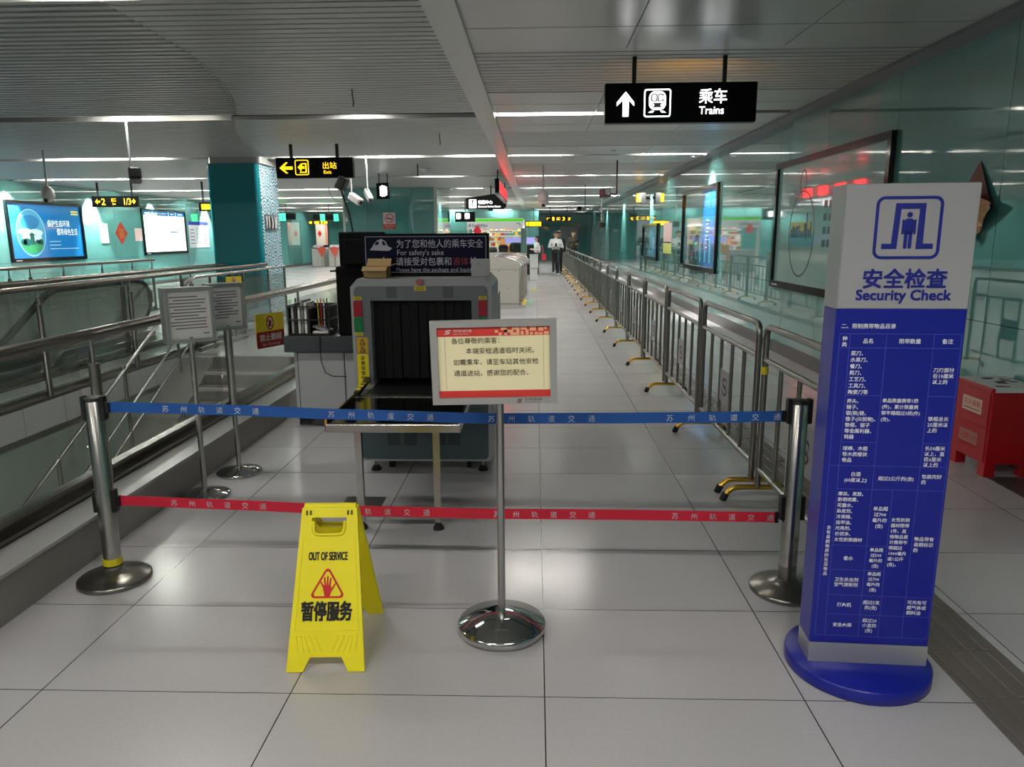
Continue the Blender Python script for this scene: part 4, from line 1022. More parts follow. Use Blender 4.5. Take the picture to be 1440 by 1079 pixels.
# ================================================================ CAMERAS AND CEILING FIXTURES
def dome(px_, py0, py1, Y, r, label, mat, pole=True):
    a, b = at(px_,py0,Y), at(px_,py1,Y); h = a.z-b.z
    t = thing('dome_camera', label, 'security camera', (a.x,Y,b.z), 0, None, True)
    MB().lathe([(.0,h*.30),(r,h*.30),(r*1.05,h*.45),(r*.95,h*.75),(r*.5,h*.95),(.03,h),(0,h)], mat, 24, (a.x,Y,b.z)).build('housing', t)
    MB().lathe([(0,0),(r*.45,h*.05),(r*.8,h*.18),(r*.85,h*.30),(0,h*.301)], mat, 24, (a.x,Y,b.z)).build('dome', t)
    MB().cyl((a.x,Y-r*.6,b.z+h*.13),(a.x,Y-r*.82,b.z+h*.11),r*.32,BLACK,14).build('lens', t)
    MB().cyl((a.x,Y,a.z-.01),(a.x,Y,CZ+.04),.018,mat,10).build('ceiling_pole', t)
dome(66,262,285,12.5,.10,'white dome camera hanging at the far left, above the blue screen',WHITE)
dome(764,266,292,16,.115,'white dome camera over the middle of the corridor, red LED glow in its colour',M('white plastic with red glow','C9B4B2',.4))  # pink of the LED glow is put into the plastic colour
def bullet(label, p, top, Y, size, ang, mat, elbow=0):
    c, tp = at(*p,Y), at(*top,Y)
    t = thing('bullet_camera', label, 'security camera', (c.x,Y,c.z), 0, None, True)
    R_ = Matrix.Translation(c) @ Matrix.Rotation(ang[0],4,'Z') @ Matrix.Rotation(ang[1],4,'X')
    L, r = size
    MB().at(R_).rbox(-r,r,-L/2,L/2,-r,r*1.1,mat,r*.4,2).build('housing', t)
    MB().at(R_).cyl((0,-L/2-.001,0),(0,-L/2-.012,0),r*.7,BLACK,14).build('lens', t)
    pts = [c+Vector((0,.02,r)), Vector((tp.x,Y+.02,c.z+r+.02)), Vector((tp.x,Y+.02,CZ+.04))] if not elbow else [c+Vector((r*.5,.02,0)), Vector((tp.x,Y+.02,c.z-.02)), Vector((tp.x,Y+.02,c.z+.12)), Vector((tp.x,Y+.02,CZ+.04))]
    MB().tube(fillet(pts,.02,3) if elbow else pts,.016,mat if mat is not BLACK else MGREY,8).build('ceiling_pole', t)
bullet('black camera on a ceiling pole at the left, above the 2 and 1/3 sign', (190,247),(180,210),9.5,(.28,.075),(.5,-.2),BLACK,1)
bullet('white bullet camera aimed right, behind the scanner', (500,280),(493,255),14,(.30,.065),(1.0,.5),WHITE)
bullet('grey bullet camera aimed down, left of the small lit sign', (518,275),(515,243),14,(.30,.05),(.6,.7),LGREY)
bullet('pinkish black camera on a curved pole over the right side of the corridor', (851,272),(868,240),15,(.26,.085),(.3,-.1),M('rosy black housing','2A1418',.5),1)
bullet('small black camera on a thin pole farther down by the right wall', (814,294),(823,270),22,(.18,.06),(.2,-.1),BLACK,1)
bullet('black camera hanging near the top of the far right wall', (895,318) if False else (846,316),(846,300),24,(.3,.10),(0,0),BLACK)
for (x, y0, y1, lab) in ((495,125,150,'thin black hook hanging from the left ceiling baffles'),(618,187,198,'short black peg hanging from the ceiling left of the beam'),(680,262,271,'tiny black peg under the ceiling before the teal room')):
    g = ground(x, y0, CZ)
    tag(MB().tube([(g.x,g.y,CZ+.02),(g.x,g.y,CZ-.06),(g.x+.01,g.y,CZ-.13),(g.x+.005,g.y-.01,CZ-.17)],.006,BLACK,6).build('ceiling_hook'), lab, 'hook')
g = ground(587,231,CZ)
t = thing('wifi_bracket', 'small dish sensor on a black bar under the ceiling left of the red glow', 'sensor', (g.x,g.y,CZ), 0, None, True)
MB().box(g.x-.012,g.x+.012,g.y-.012,g.y+.012,CZ-.24,CZ+.01,BLACK).build('bar', t); MB().lathe([(0,-.06),(.05,-.05),(.10,0),(.14,.012),(0,.014)],LGREY,20,(g.x+.15,g.y,CZ-.10)).box(g.x,g.x+.15,g.y-.006,g.y+.006,CZ-.10,CZ-.088,LGREY).build('dish', t)
g = ground(862,211,CZ); tag(MB().lathe([(0,-.035),(.04,-.03),(.055,0),(0,.0)],WHITE,20,(g.x,g.y,CZ)).build('smoke_detector'), 'small round smoke detector on the ceiling right of the beam', 'smoke detector')
# ================================================================ RAILINGS AROUND THE STAIRS
def balustrade(label, X, ys, zr, z0, rail_r, y0, y1, glass=True, chan=True, group=None):
    t = thing('glass_balustrade', label, 'balustrade', (X,(y0+y1)/2,z0), 0, group, True)
    MB().tube([(X,y0,zr),(X,y1,zr)],rail_r,RAILM,18).build('handrail', t)
    for y in ys:
        p = MB().cyl((X,y,z0),(X,y,zr-.16),.030,STEELD,14).cyl((X,y,zr-.16),(X,y,zr),.011,STEEL,10).build('post', t)
    if glass:
        e = [y0]+[y for y in ys if y0 < y < y1]+[y1]
        for a, b in zip(e, e[1:]):
            if b-a < .3: continue
            MB().box(X-.055,X-.045,a+.06,b-.06,z0+.06,zr-.10,GLASS).build('glass_panel', t)
            for yy in (a+.058,): MB().box(X-.056,X-.044,yy-.004,yy+.004,z0+.06,zr-.10,M('dark glass edge','1A2422',.2)).build('panel_edge', t)
    if chan: MB().box(X-.085,X-.02,y0,y1,z0+.012,z0+.080,RAILM).box(X-.080,X-.025,y0,y1,z0+.0,z0+.014,BLACK).box(X-.09,X+.035,y0,y1,z0+.012,z0+.03,RAILM).box(X+.0,X+.03,y0,y1,z0,z0+.012,BLACK).build('base_channel', t)
    return t
balustrade('steel and glass balustrade on the granite curb, nearest the belts', -2.42, (.35,2.1,3.86,5.62,7.38,9.14), 1.07, .222, .033, -.8, 9.6)
balustrade('steel and glass balustrade on the far side of the stairwell', -4.90, (2.2,3.8,5.4,7.05,8.7,10.3,11.7), 1.11, 0, .030, .5, 13.3)
balustrade('steel and glass balustrade just before the escalator, behind the stairwell', -5.62, (3.0,4.7,6.4,8.1,9.8,11.5), 1.11, 0, .030, .8, 13.2)
balustrade('steel balustrade beyond the escalator, below the blue screen', -8.56, (10.3,11.7,12.2,13.1,14.3,15.4,16.2), 1.11, 0, .030, 8.0, 16.3)
# stair railing on the stringer
def stair_railing():
    X = -4.67; t = thing('stair_railing', 'steel stair railing sloping down into the stairwell on the pale stringer', 'stair railing', (X,9.8,0), 0, None, True)
    nz = lambda y: min(0,(y-9.6)*.517)
    yk, ye = 9.86, 13.6; yb = 4.9
    MB().tube(fillet([(X,yb,nz(yb)+.98),(X,yk,1.06),(X,ye,1.06)],.12,6),.021,STEEL,14).build('top_rail', t)
    MB().tube(fillet([(X+.03,yb,nz(yb)+.56),(X+.03,yk,.62),(X+.03,yk+.25,.62)],.1,5),.017,STEEL,12).build('middle_rail', t)
    MB().tube([(X,yb,nz(yb)+.28),(X,yk-.1,.26)],.014,STEEL,10).build('lower_rail', t)
    for y in (5.4,6.7,8.0,9.3,10.4,11.6,12.7,13.55): MB().cyl((X,y,nz(y)),(X,y,nz(y)+.99 if y < 9.86 else 1.06),.020,STEELD,12).build('post', t)
    for a, b in ((9.95,10.35),(10.45,11.55),(11.65,12.65),(12.75,13.5)): MB().box(X-.005,X+.005,a+.03,b-.03,.10,.95,GLASS).build('glass_panel', t)
    MB().box(X-.02,X+.02,9.9,13.5,.02,.08,STEELD).build('base_channel', t)
stair_railing()
# warning plates on the balustrades
def plate(label, name, c, w, h, rz, small=False):
    m = MB().at(facing(c, rz) @ Matrix.Translation((0,0,0)))
    m.prism(rrect(-w/2,w/2,-h/2,h/2,.02), -.004, 0, YELLOWD)
    R_ = M('plate red','8E0F16',.5)
    m.poly(rrect(-w/2,w/2,-h/2,-h*.02,.018), .0006, R_)
    m.ring(ell(0,h*.22,h*.15,h*.21,24), ell(0,h*.22,h*.11,h*.165,24), .0006, .0014, R_)
    m.poly(ell(0,h*.22,h*.11,h*.165,24), .0008, M('pale pink print','D8B8B0',.6))
    m.poly([(-.02*h/.3,h*.10),(.0,h*.10),(.02*h/.3,h*.24),(.0,h*.33),(-.015*h/.3,h*.24)], .0012, INK)
    m.bar((-h*.09,h*.33,.0016),(h*.09,h*.10,.0016),.010,.001,R_)
    m.text('禁止翻越', 0, -h*.28, h*.22, WHITE, align='c', fit=w*.78, bold=.015, z=.0012); m.text('No Crossing', 0, -h*.44, h*.13, M('pale pink print','D8B8B0',.6), align='c', fit=w*.62, z=.0012)
    return tag(m.build(name), label, 'warning plate')
A, B = atx(356,443,-2.47), atx(381,438,-2.47)
plate('yellow and red no-crossing plate hanging on the near glass balustrade', 'warning_plate', ((-2.355), 6.37, .775), .34, .30, math.radians(66))
c = atx(325,393,-4.6); plate('small yellow and red plate on the far stair railing, above the paired notices', 'warning_plate', (-4.56,c.y,.90), .26, .22, math.radians(55))

# escalator
def escalator():
    t = thing('escalator', 'steel escalator with black handrails between the two far balustrades', 'escalator', (-6.8,8.5,0), 0, None, True)
    for i, X in enumerate((-6.15,-7.4)):
        y0, yk, y1 = 3.5, 9.1, 11.2; s = .577
        top = fillet([(X,y0,.95-(yk-y0)*s),(X,yk,.95),(X,y1,.95),(X,y1+.28,.80),(X,y1+.30,.55),(X,y1+.05,.35)],.22,6)
        MB().tube(top,.042,RUBBER,10).build('handrail', t)
        poly = [(y0,.50-(yk-y0)*s-.35),(yk,.05),(y1,.05),(y1+.2,.45),(y1+.15,.85),(y1,.91),(yk,.91),(y0,.91-(yk-y0)*s)]
        MB().at(frame((X,0,0),(0,1,0),(0,0,1))).prism(poly,-.02,.02,STEEL).build('side_panel', t)
        MB().at(frame((X,0,0),(0,1,0),(0,0,1))).prism([(y0,.30-(yk-y0)*s-.35),(yk,-.02),(y1+.2,-.02),(y1+.2,.16),(yk,.16),(y0,.16-(yk-y0)*s)],-.08,.08,STEELD).build('skirt', t)
    m = MB()
    for k in range(14):
        y = 9.1-.4*k; m.box(-7.3,-6.25,y-.4,y,-.231*(k+1)-.2,-.231*(k+1),M('dark ribbed tread','3A3A3C',.5,.5))
    m.build('steps', t); MB().box(-7.3,-6.25,9.1,11.3,.001,.012,STEELD).build('landing_plate', t)
escalator()

# ================================================================ PILLAR
t = thing('pillar', 'square pillar, teal glass on the near face and ripple pattern on the side', 'pillar', (-5.64,14.15,0), 0, None, True)
px0, px1, py0, py1 = -6.1, -5.13, 13.8, 14.85
m = MB().at(frame((0,0,0),(1,0,0),(0,1,0))); m.prism(rrect(px0,px1,py0,py1,.09,6), .12, 2.93, M('deep teal glass','16828C',.06,coat=.5)); m.build('glass_cladding', t)
m = MB(); m.box(px1-.02,px1+.004,py0+.07,py1-.03,.12,2.925,RINGS); part(m.build('ripple_panel', t, ), 'pale blue panel of concentric ripple rings')
MB().at(frame((0,0,0),(1,0,0),(0,1,0))).prism(rrect(px0-.01,px1+.01,py0-.01,py1+.01,.09,6),0,.12,STONED).build('plinth', t)
MB().at(frame((0,0,0),(1,0,0),(0,1,0))).prism(rrect(px0+.03,px1+.06,py0+.02,py1+.03,.09,6),2.93,CZ+.05,CEIL).build('capital', t)
m = MB(); q = random.Random(11); m.box(px1+.004,px1+.016,13.98,14.62,1.70,2.02,M('grey relief plaque','6E7A7E',.3,.5))
for k in range(10):
    y = 14.02+.055*k; m.tube([(px1+.02,y,1.74+.05*q.random()),(px1+.03,y+.05*(q.random()-.5),1.85),(px1+.02,y+.07*(q.random()-.5),1.98)],.016,[WHITE,BLACK,SILVER][k%3],6)
part(m.build('relief_plaque', t), 'silver and black sculpted plaque')

# ================================================================ SCREENS, POSTERS AND DECORATIONS
def on_right(y_far, z): return frame((WX-.001,y_far,z),(0,-1,0),(0,0,1))     # x runs towards the camera, z into the hall
def on_left(y_near, z): return frame((LX+.001,y_near,z),(0,1,0),(0,0,1))
def screen(label, F, W, H, name, art, cat='screen'):
    loc = F @ Vector((W/2,0,0)); t = thing(name, label, cat, loc, 0, None, True); b = .075
    m = MB().at(F); m.ring([(0,0),(W,0),(W,H),(0,H)],[(b,b*1.2),(W-b,b*1.2),(W-b,H-b),(b,H-b)],0,.05,BLACKG); m.build('frame', t)
    m = MB().at(F); m.quad(.12,.34,.03,.05,.051,LGREY); m.build('frame_mark', t)
    m = MB().at(F @ Matrix.Translation((b,b*1.2,.012))); art(m, W-2*b, H-2.2*b); m.build('display', t)
def art_foot(m, w, h):
    G = M('dim screen grey green','7FA09C',.06,coat=1,emit=.04); m.quad(0,w,0,h,0,G)
    D = M('slate screen ink','3E5358',.2)
    cx, cy = w*.30, h*.42
    m.ring(ell(cx,cy,w*.14,h*.36),ell(cx,cy,w*.132,h*.345),.001,.002,D)
    Yl = M('screen yellow','B8A648',.2); Bl = M('screen blue','1E4A66',.2); Te = M('screen teal','3C8F96',.2)
    m.poly([(cx-w*.125,cy),(cx+w*.125,cy),(cx+w*.12,cy+h*.10),(cx-w*.12,cy+h*.10)],.0012,Yl); m.poly([(cx-w*.132,cy-h*.10),(cx+w*.132,cy-h*.10),(cx+w*.13,cy),(cx-w*.13,cy)],.0012,Te)
    q = random.Random(3)
    for k in range(11): x = cx-w*.12+k*w*.0215; m.quad(x,x+w*.018,cy-h*.03,cy+h*(.02+.08*q.random()),.0016,Bl)
    m.quad(cx+w*.05,cx+w*.065,cy-h*.05,cy+h*.17,.0018,Bl)
    m.ring(ell(cx-w*.01,h*.84,w*.035,h*.11,24),ell(cx-w*.01,h*.84,w*.028,h*.10,24),.001,.002,D)
    for r in range(4):
        for k in range(7 if r < 2 else 4): x = w*.52+k*w*.045; m.quad(x,x+w*.032,h*(.62-.1*r),h*(.62-.1*r)+h*.055,.0012,D)
def art_city(m, w, h):
    m.quad(0,w,0,h,0,M('deep blue screen','1C5E94',.06,coat=1,emit=.12)); m.quad(0,w*.62,0,h,.001,M('dark teal screen','2E5C62',.06,coat=1,emit=.08))
    q = random.Random(6)
    for k in range(14): x = w*(.05+.065*k); m.quad(x,x+w*.03,h*.06,h*(.12+.35*q.random()),.002,[M('screen teal','3C8F96',.2),M('screen blue','1E4A66',.2)][k%2])
    for k in range(8): m.quad(w*.72,w*(.78+.02*(k%3)),h*(.25+.05*k),h*(.265+.05*k),.002,M('pale screen text','9FC0D8',.3))
def art_env(m, w, h):
    m.quad(0,w,0,h,0,M('bright blue screen','1B6FAE',.08,coat=.6,emit=.16)); cx, cy = w*.27, h*.47
    m.poly(ell(cx,cy,w*.19,h*.44),.001,M('pale rim','7FC4C8',.2,emit=.15)); m.poly(ell(cx,cy,w*.18,h*.425),.0014,M('sky blue screen','3F8FB4',.2,emit=.15))
    CL = M('cloud print','A9CFDC',.3,emit=.2); GR = M('green print','2F8A5A',.3,emit=.12); DK = M('dark green print','16504A',.3,emit=.05)
    m.poly(ell(cx,cy+h*.20,w*.12,h*.13),.0016,M('mid blue screen','1E6C9C',.2,emit=.12))
    for dx, dy, rx, ry in ((-.08,.02,.09,.06),(.05,.0,.10,.07),(0,-.08,.13,.08)): m.poly(ell(cx+w*dx,cy+h*dy,w*rx,h*ry,20),.0018+.0001*dx,CL)
    m.poly([(cx-w*.155,cy-h*.22),(cx-w*.05,cy-h*.24),(cx+w*.155,cy-h*.12),(cx+w*.12,cy-h*.31),(cx,cy-h*.41),(cx-w*.10,cy-h*.34)][::-1],.002,GR)
    for dx, r in ((-.11,.04),(-.07,.05),(.07,.03),(.11,.035)): m.poly(ell(cx+w*dx,cy-h*.17,w*r,h*r*1.5,14),.0022,DK)
    m.poly([(cx-w*.035,cy-h*.22),(cx+w*.035,cy-h*.22),(cx+w*.025,cy-h*.05),(cx+w*.05,cy-h*.05),(cx,cy+h*.01),(cx-w*.05,cy-h*.05),(cx-w*.025,cy-h*.05)],.0024,DK)
    TXT = M('screen white text','D8E8F0',.4,emit=.3)
    m.text('保护生态环境', w*.50, h*.60, h*.14, TXT, fit=w*.32, bold=.01, z=.002); m.text('倡导绿色生活', w*.62, h*.44, h*.14, TXT, fit=w*.31, bold=.01, z=.002)
    for k in range(3): m.quad(w*.5,w*(.66 if k<2 else .92),h*(.30-.07*k),h*(.31-.07*k),.002,CL)
    for k in range(2): m.quad(w*.86,w*.97,h*(.88-.05*k),h*(.91-.05*k),.002,M('screen yellow text','B9B84A',.3,emit=.4))
def art_map(m, w, h):
    m.quad(0,w,0,h,0,M('white lit screen','F2F2EA',.2,emit=.40)); HB = M('blue screen header','1F74C8',.2,emit=.25)
    for k,(a,b) in enumerate(((.0,.23),(.24,.60),(.61,.78),(.79,1.))): m.quad(w*a,w*b,h*.90,h,.001,HB); m.quad(w*(a+.05),w*(b-.05),h*.935,h*.965,.0015,WHITE)
    q = random.Random(5); GY = M('map ink','B9B9A2',.4,emit=.4)
    for k in range(16): x, y = w*(.2+.7*q.random()), h*(.1+.65*q.random()); m.quad(x,x+w*.035,y,y+h*.012,.001,GY)
    m.quad(w*.62,w*.80,h*.48,h*.51,.0012,HB)
    m.tube([(w*.3,h*.75,.001),(w*.36,h*.6,.001),(w*.33,h*.45,.001),(w*.5,h*.3,.001),(w*.6,h*.33,.001)],.006,GY,4)
screen('large dark framed screen on the right wall, nearest, with an oval skyline picture', on_right(10.33,.88), 3.26, 1.63, 'wall_screen', art_foot)
screen('blue framed screen on the right wall, second from the camera', on_right(16.75,.88), 3.2, 1.63, 'wall_screen', art_city)
screen('small dark framed screen on the right wall, farthest of the three', on_right(22.8,.90), 2.7, 1.0, 'wall_screen', art_city)
screen('bright blue screen with an oval landscape on the left wall', on_left(18.3,1.0), 3.13, 1.56, 'wall_screen', art_env)
screen('bright white map screen with a blue header on the left wall', on_left(24.73,1.03), 3.12, 1.55, 'wall_screen', art_map)
t = thing('map_poster', 'pale exit map poster with a blue header, on the left wall beside the pillar', 'poster', (LX,28.1,1.22), 0, None, True)
F = on_left(28.1,1.22); m = MB().at(F); m.prism([(0,0),(1.7,0),(1.7,1.0),(0,1.0)],0,.01,M('pale grey poster','B6BFC6',.4)); m.build('sheet', t)
m = MB().at(F); m.quad(0,1.7,.86,1.0,.011,BLUEINK)
for k in range(5):
    for s in (0,1): m.quad(.1+s*1.15,.45+s*1.15,.15+.13*k,.18+.13*k,.011,GREYINK)
for a,b in ((.65,.5),(.65,.18),(.9,.5),(.9,.18)): m.ring([(a,b),(a+.2,b),(a+.2,b+.25),(a,b+.25)],[(a+.02,b+.02),(a+.18,b+.02),(a+.18,b+.23),(a+.02,b+.23)],.011,.013,M('print green','3C8F6E',.5))
m.build('print', t)
def fu(F, label, s, worn=False):
    t = thing('new_year_diamond', label, 'diamond decoration', F @ Vector((0,0,0)), 0, None, True)
    RD = M('red gilt paper','9E2417',.35,coat=.3) if not worn else M('faded maroon paper','6A3029',.5); GD = M('gold foil','C08A3C',.28,.9,bump=.4,nscale=14) if not worn else M('creased gilt paper','C9A078',.42,.5,bump=.5,nscale=14)
    if not worn:
        m = MB().at(F); m.prism([(0,-s),(s,0),(0,s),(-s,0)],0,.008,RD); m.build('card', t)
        m = MB().at(F); m.text('福', 0, -s*.38, s*.95, GD, align='c', z=.009, bold=.02); m.build('character', t)
    else:       # crumpled, lower half folded open to its gilt back
        m = MB().at(F); m.add([(-s*.9,0,.0),(0,s,.004),(s*.55,.25*s,.03),(s*.72,-.05*s,.02),(0,-.1*s,.02)],[(0,4,1),(4,2,1),(4,3,2)],RD); m.build('card', t)
        q = random.Random(1); m = MB().at(F); N = 7; vs, fs = [], []
        for i in range(N+1):
            for j in range(N+1):
                u, v = i/N, j/N; a = Vector((-s*.95,0)); b = Vector((0,-s)); c_ = Vector((s*.98,-.10*s)); d = Vector((.25*s,.28*s))
                p = (a*(1-u)+b*u)*(1-v)+(d*(1-u)+c_*u)*v; vs.append((p.x,p.y,.02+.05*abs(math.sin(5*u+3*v))+.015*q.random()))
        for i in range(N):
            for j in range(N): k = i*(N+1)+j; fs.append((k,k+N+1,k+N+2,k+1))
        m.add(vs,fs,GD); part(m.build('folded_foil', t), 'crumpled gilt underside')
    return t
fu(on_right(5.72,1.79), 'worn red and gold diamond on the right wall, half behind the blue totem', .32, True)
fu(on_left(23.45,1.755), 'red diamond with a gold good-luck character on the left wall between the screens', .36)
tag(MB().at(on_left(25.0-1.3,1.50)).prism([(.55,0),(1.0,0),(1.0,.42),(.55,.42)],0,.006,M('pale pink paper','C4B2B0',.6)).build('paper_notice'), 'pale pink paper notice right of the red diamond on the left wall','paper notice')
tag(MB().at(on_left(22.3,1.45)).prism([(.0,0),(.4,0),(.4,.60),(.0,.60)],0,.02,M('white box','C8D2CE',.4)).build('wall_box'), 'white wall box left of the red diamond','wall box')
tag(MB().at(on_left(20.9+.35,2.0)).prism([(.0,0),(.6,0),(.6,.28),(.0,.28)],0,.004,M('pale aqua paper','A8D4CC',.5)).build('paper_notice'), 'pale aqua paper above and left of the white wall box','paper notice')
a, b = atx(934,313,WX), atx(947,338,WX)
tag(MB().at(on_right(a.y,1.42)).prism([(0,0),(1.15,0),(1.15,.46),(0,.46)],0,.006,M('pale pink paper','C4B2B0',.6)).build('paper_notice'), 'pale pink paper notice on the right wall between the second and third screens','paper notice')
tag(MB().at(on_right(a.y,1.13)).prism([(0,0),(1.15,0),(1.15,.26),(0,.26)],0,.006,M('pale lime paper','B5C46A',.6)).build('paper_notice'), 'lime paper notice under the pink one on the right wall','paper notice')
# no smoking sign on the teal room
A, B = at(538.5,299,22.49), at(556.5,322,22.49); W = B.x-A.x; H = A.z-B.z
t = thing('no_smoking_sign', 'red and white no-smoking sign on the teal room in mid hall', 'sign', (A.x+W/2,22.49,B.z), 0, None, True)
m = MB().at(frame((A.x,22.497,B.z),(1,0,0),(0,0,1))); m.prism([(0,0),(W,0),(W,H),(0,H)],0,.006,M('pale pink board','D6C8C8',.5)); m.build('board', t)
m = MB().at(frame((A.x,22.489,B.z),(1,0,0),(0,0,1))); m.quad(0,W,0,H*.30,.0005,RED); m.ring(ell(W/2,H*.64,W*.36,W*.36),ell(W/2,H*.64,W*.30,W*.30),0,.001,RED)
m.quad(W*.28,W*.72,H*.60,H*.66,.0008,INK); m.bar((W*.27,H*.64+W*.2,.002),(W*.73,H*.64-W*.22,.002),.02,.001,RED)
m.text('禁止吸烟', W/2, H*.16, H*.11, WHITE, align='c', fit=W*.8, z=.001); m.text('No Smoking', W/2, H*.05, H*.08, WHITE, align='c', fit=W*.5, z=.001); m.build('print', t)

# ================================================================ TICKET GATES, COUNTER, SHOP
def gate(loc, label, first=None):
    if first: return copy_tree(first, None, loc, label)
    t = thing('ticket_gate', label, 'ticket gate', loc, 0, 'ticket gates beyond the scanner')
    GM = M('brushed pale steel','BEBBB4',.35,.5,noise=.04,nscale=5); L = 1.9
    F = frame((0,0,0),(1,0,0),(0,0,1))
    m = MB().at(F); m.prism([(-L,0),(-.06,0),(-.06,.90),(-L,.90)],-.14,.14,GM); m.build('body', t)
    top = [(-L,.90),(-.04,.90),(.03,.87)]+[(-.60+.62*math.cos(a),.88+.27*math.sin(a)) for a in np.linspace(.05,PI/2,10)]+[(-L+.2,1.15),(-L,1.0)]
    m = MB().at(F); m.prism(top,-.145,.145,GM); m.build('curved_top', t)
    m = MB().at(F)
    for z in (-.147,.147): m.tube([(p[0],p[1],z) for p in top[1:-2]],.012,CHROME,6)
    m.build('edge_trim', t)
    MB().box(-L,-.05,-.141,-.139,.10,.12,STEELD).box(-L,-.05,-.142,-.139,.86,.87,STEELD).build('base_groove', t)
    MB().cyl((-.3,-.14,.45),(-.3,-.146,.45),.012,BLACK,10).cyl((-.12,-.14,.83),(-.12,-.146,.83),.01,BLACK,10).cyl((-.5,-.14,.83),(-.5,-.146,.83),.01,BLACK,10).build('lock', t)
    return t
g1 = gate((-.31,16.3,0), 'steel ticket gate with a curved top, nearest the scanner')
for k in range(1,5): gate((-.31+.035*k,16.3+.92*k,0), 'steel ticket gate with a curved top, %s back from the scanner' % ORD[k], g1)
t = thing('service_counter', 'pale steel service counter behind the ticket gates', 'counter', (-1.2,22,0), 0, None, True)
CM = M('pale steel counter','A9A59C',.4,.4,noise=.04,nscale=4)
MB().box(-2.9,-.33,21.0,22.3,0,1.05,CM).build('body', t); MB().box(-2.92,-.28,20.92,22.35,1.05,1.10,CM).build('worktop', t); MB().box(-.86,-.80,20.97,21.0,.02,1.04,STEELD).build('panel_joint', t)
t = thing('counter_screen', 'greenish glass screen with an end post standing on the service counter', 'glass screen', (-.3,21.5,1.10), 0, None, True)
MB().box(-.42,-.26,21.35,21.55,1.10,1.80,M('greenish glass post','5E8480',.1)).build('post', t); MB().box(-3.0,-.42,21.42,21.435,1.12,1.75,GLASS).build('pane', t)
q = random.Random(21)
for k,(x,w_,h_,c_,lab) in enumerate(((-.56,.20,.30,'1A2A26','dark green bag'),(-.95,.14,.24,'101214','black bag'),(-1.26,.13,.16,'2A2E30','grey device'))):
    tag(MB().rbox(x-w_,x+w_,21.7,22.1,1.10,1.10+h_,M('counter item '+str(k),c_,.6),.09,3).build('bag' if k < 2 else 'device'), lab+' on the service counter behind the glass', 'bag' if k < 2 else 'device')
def shop():
    Y = 32; t = thing('shop_kiosk', 'lit convenience shop kiosk with a green striped white fascia, at the far end', 'shop', (-1.8,Y,0), 0, None, True)
    A, B = at(656,307,Y), at(736,322,Y); W = B.x-A.x; H = A.z-B.z
    MB().box(A.x,B.x,Y,Y+.3,B.z,A.z,M('lit white fascia','E2E4E0',.5,emit=.12)).build('fascia', t)
    m = MB().at(frame((A.x,Y-.002,B.z),(1,0,0),(0,0,1))); m.quad(0,W,H*.70,H*.92,.001,M('lit green stripe','46C81E',.4,emit=.35))
    BT = M('teal blue print','3F8FA8',.4)
    m.text('FamilyMart', W*.10, H*.20, H*.40, BT, fit=W*.27, z=.002, bold=.02); m.quad(W*.03,W*.045,H*.2,H*.42,.002,BT); m.quad(W*.055,W*.075,H*.2,H*.5,.002,BT); m.tube([(W*.88,H*.5,.004),(W*.93,H*.52,.004),(W*.95,H*.25,.004)],.02,BT,5)
    m.build('fascia_lettering', t)
    for x in (A.x+.05, B.x-.05): MB().box(x-.05,x+.05,Y+.05,Y+.15,0,B.z,WHITE).build('post', t)
    MB().box(A.x,B.x,Y+3,Y+3.1,0,A.z,M('lit shop back wall','CFC9BA',.6,emit=.25)).build('back_wall', t); MB().box(A.x,B.x,Y+.1,Y+3,B.z+.1,B.z+.15,M('lit shop ceiling','F4F2EA',.5,emit=1.2)).build('lit_ceiling', t)
    MB().box(A.x,B.x-.3,Y+.3,Y+.9,0,.95,LGREY).build('counter', t)
    m = MB(); q = random.Random(12); cols = [M('goods '+c,c,.5,emit=.12) for c in ('C8552A','D8B23C','B02A2A','E8E2D2','5A7A9A','8A5A3A','3C8A5A')]
    for r in range(5):
        x = A.x+.1
        while x < B.x-.15: w_ = q.uniform(.06,.16); m.box(x,x+w_*.9,Y+2.6,Y+2.8,.9+r*.24,.9+r*.24+q.uniform(.1,.2),q.choice(cols)); x += w_
    s_ = m.build('shelf_goods', t); s_['kind'] = 'stuff'
    m = MB()
    for r in range(6): m.box(A.x+.05,B.x-.05,Y+2.5,Y+2.9,.87+r*.24,.89+r*.24,WHITE)
    m.build('shelves', t)
    m = MB().at(frame((A.x+W*.40,Y-.003,B.z-.17),(1,0,0),(0,0,1))); m.quad(0,W*.42,0,.13,.001,M('lit menu strip','D8D4C8',.5,emit=.4))
    for k in range(12): m.quad(.04+k*W*.033,.04+k*W*.033+.05,.03,.09,.002,GREYINK)
    m.build('menu_strip', t)
shop()
a = at(671,325,31.9); tag(MB().at(frame((a.x,31.975,a.z),(1,0,0),(0,0,1))).prism([(0,-.2),(.2,0),(0,.24),(-.2,0)],-.02,.02,M('red lucky paper','D8283C',.4,emit=.15)).build('hanging_decoration'), 'red diamond decoration hanging from the striped shop fascia', 'decoration')
a, b = at(700,345,33), at(727,336,33)
tag(MB().box(at(704,340,31).x,at(728,340,31).x,31,31.3,0,at(715,346,31).z,M('snack stand','B8743C',.6)).box(at(704,340,31).x,at(728,340,31).x,31.0,31.2,at(715,344,31).z,at(715,336,31).z,M('orange lit goods','E09A4C',.5,emit=.25)).build('goods_stand'), 'orange lit goods stand in front of the shop', 'display stand')
t = thing('digital_cabinet', 'dark self-service machine with a lilac top panel, right of the shop', 'machine', (-.15,30.8,0), 0, None, True)
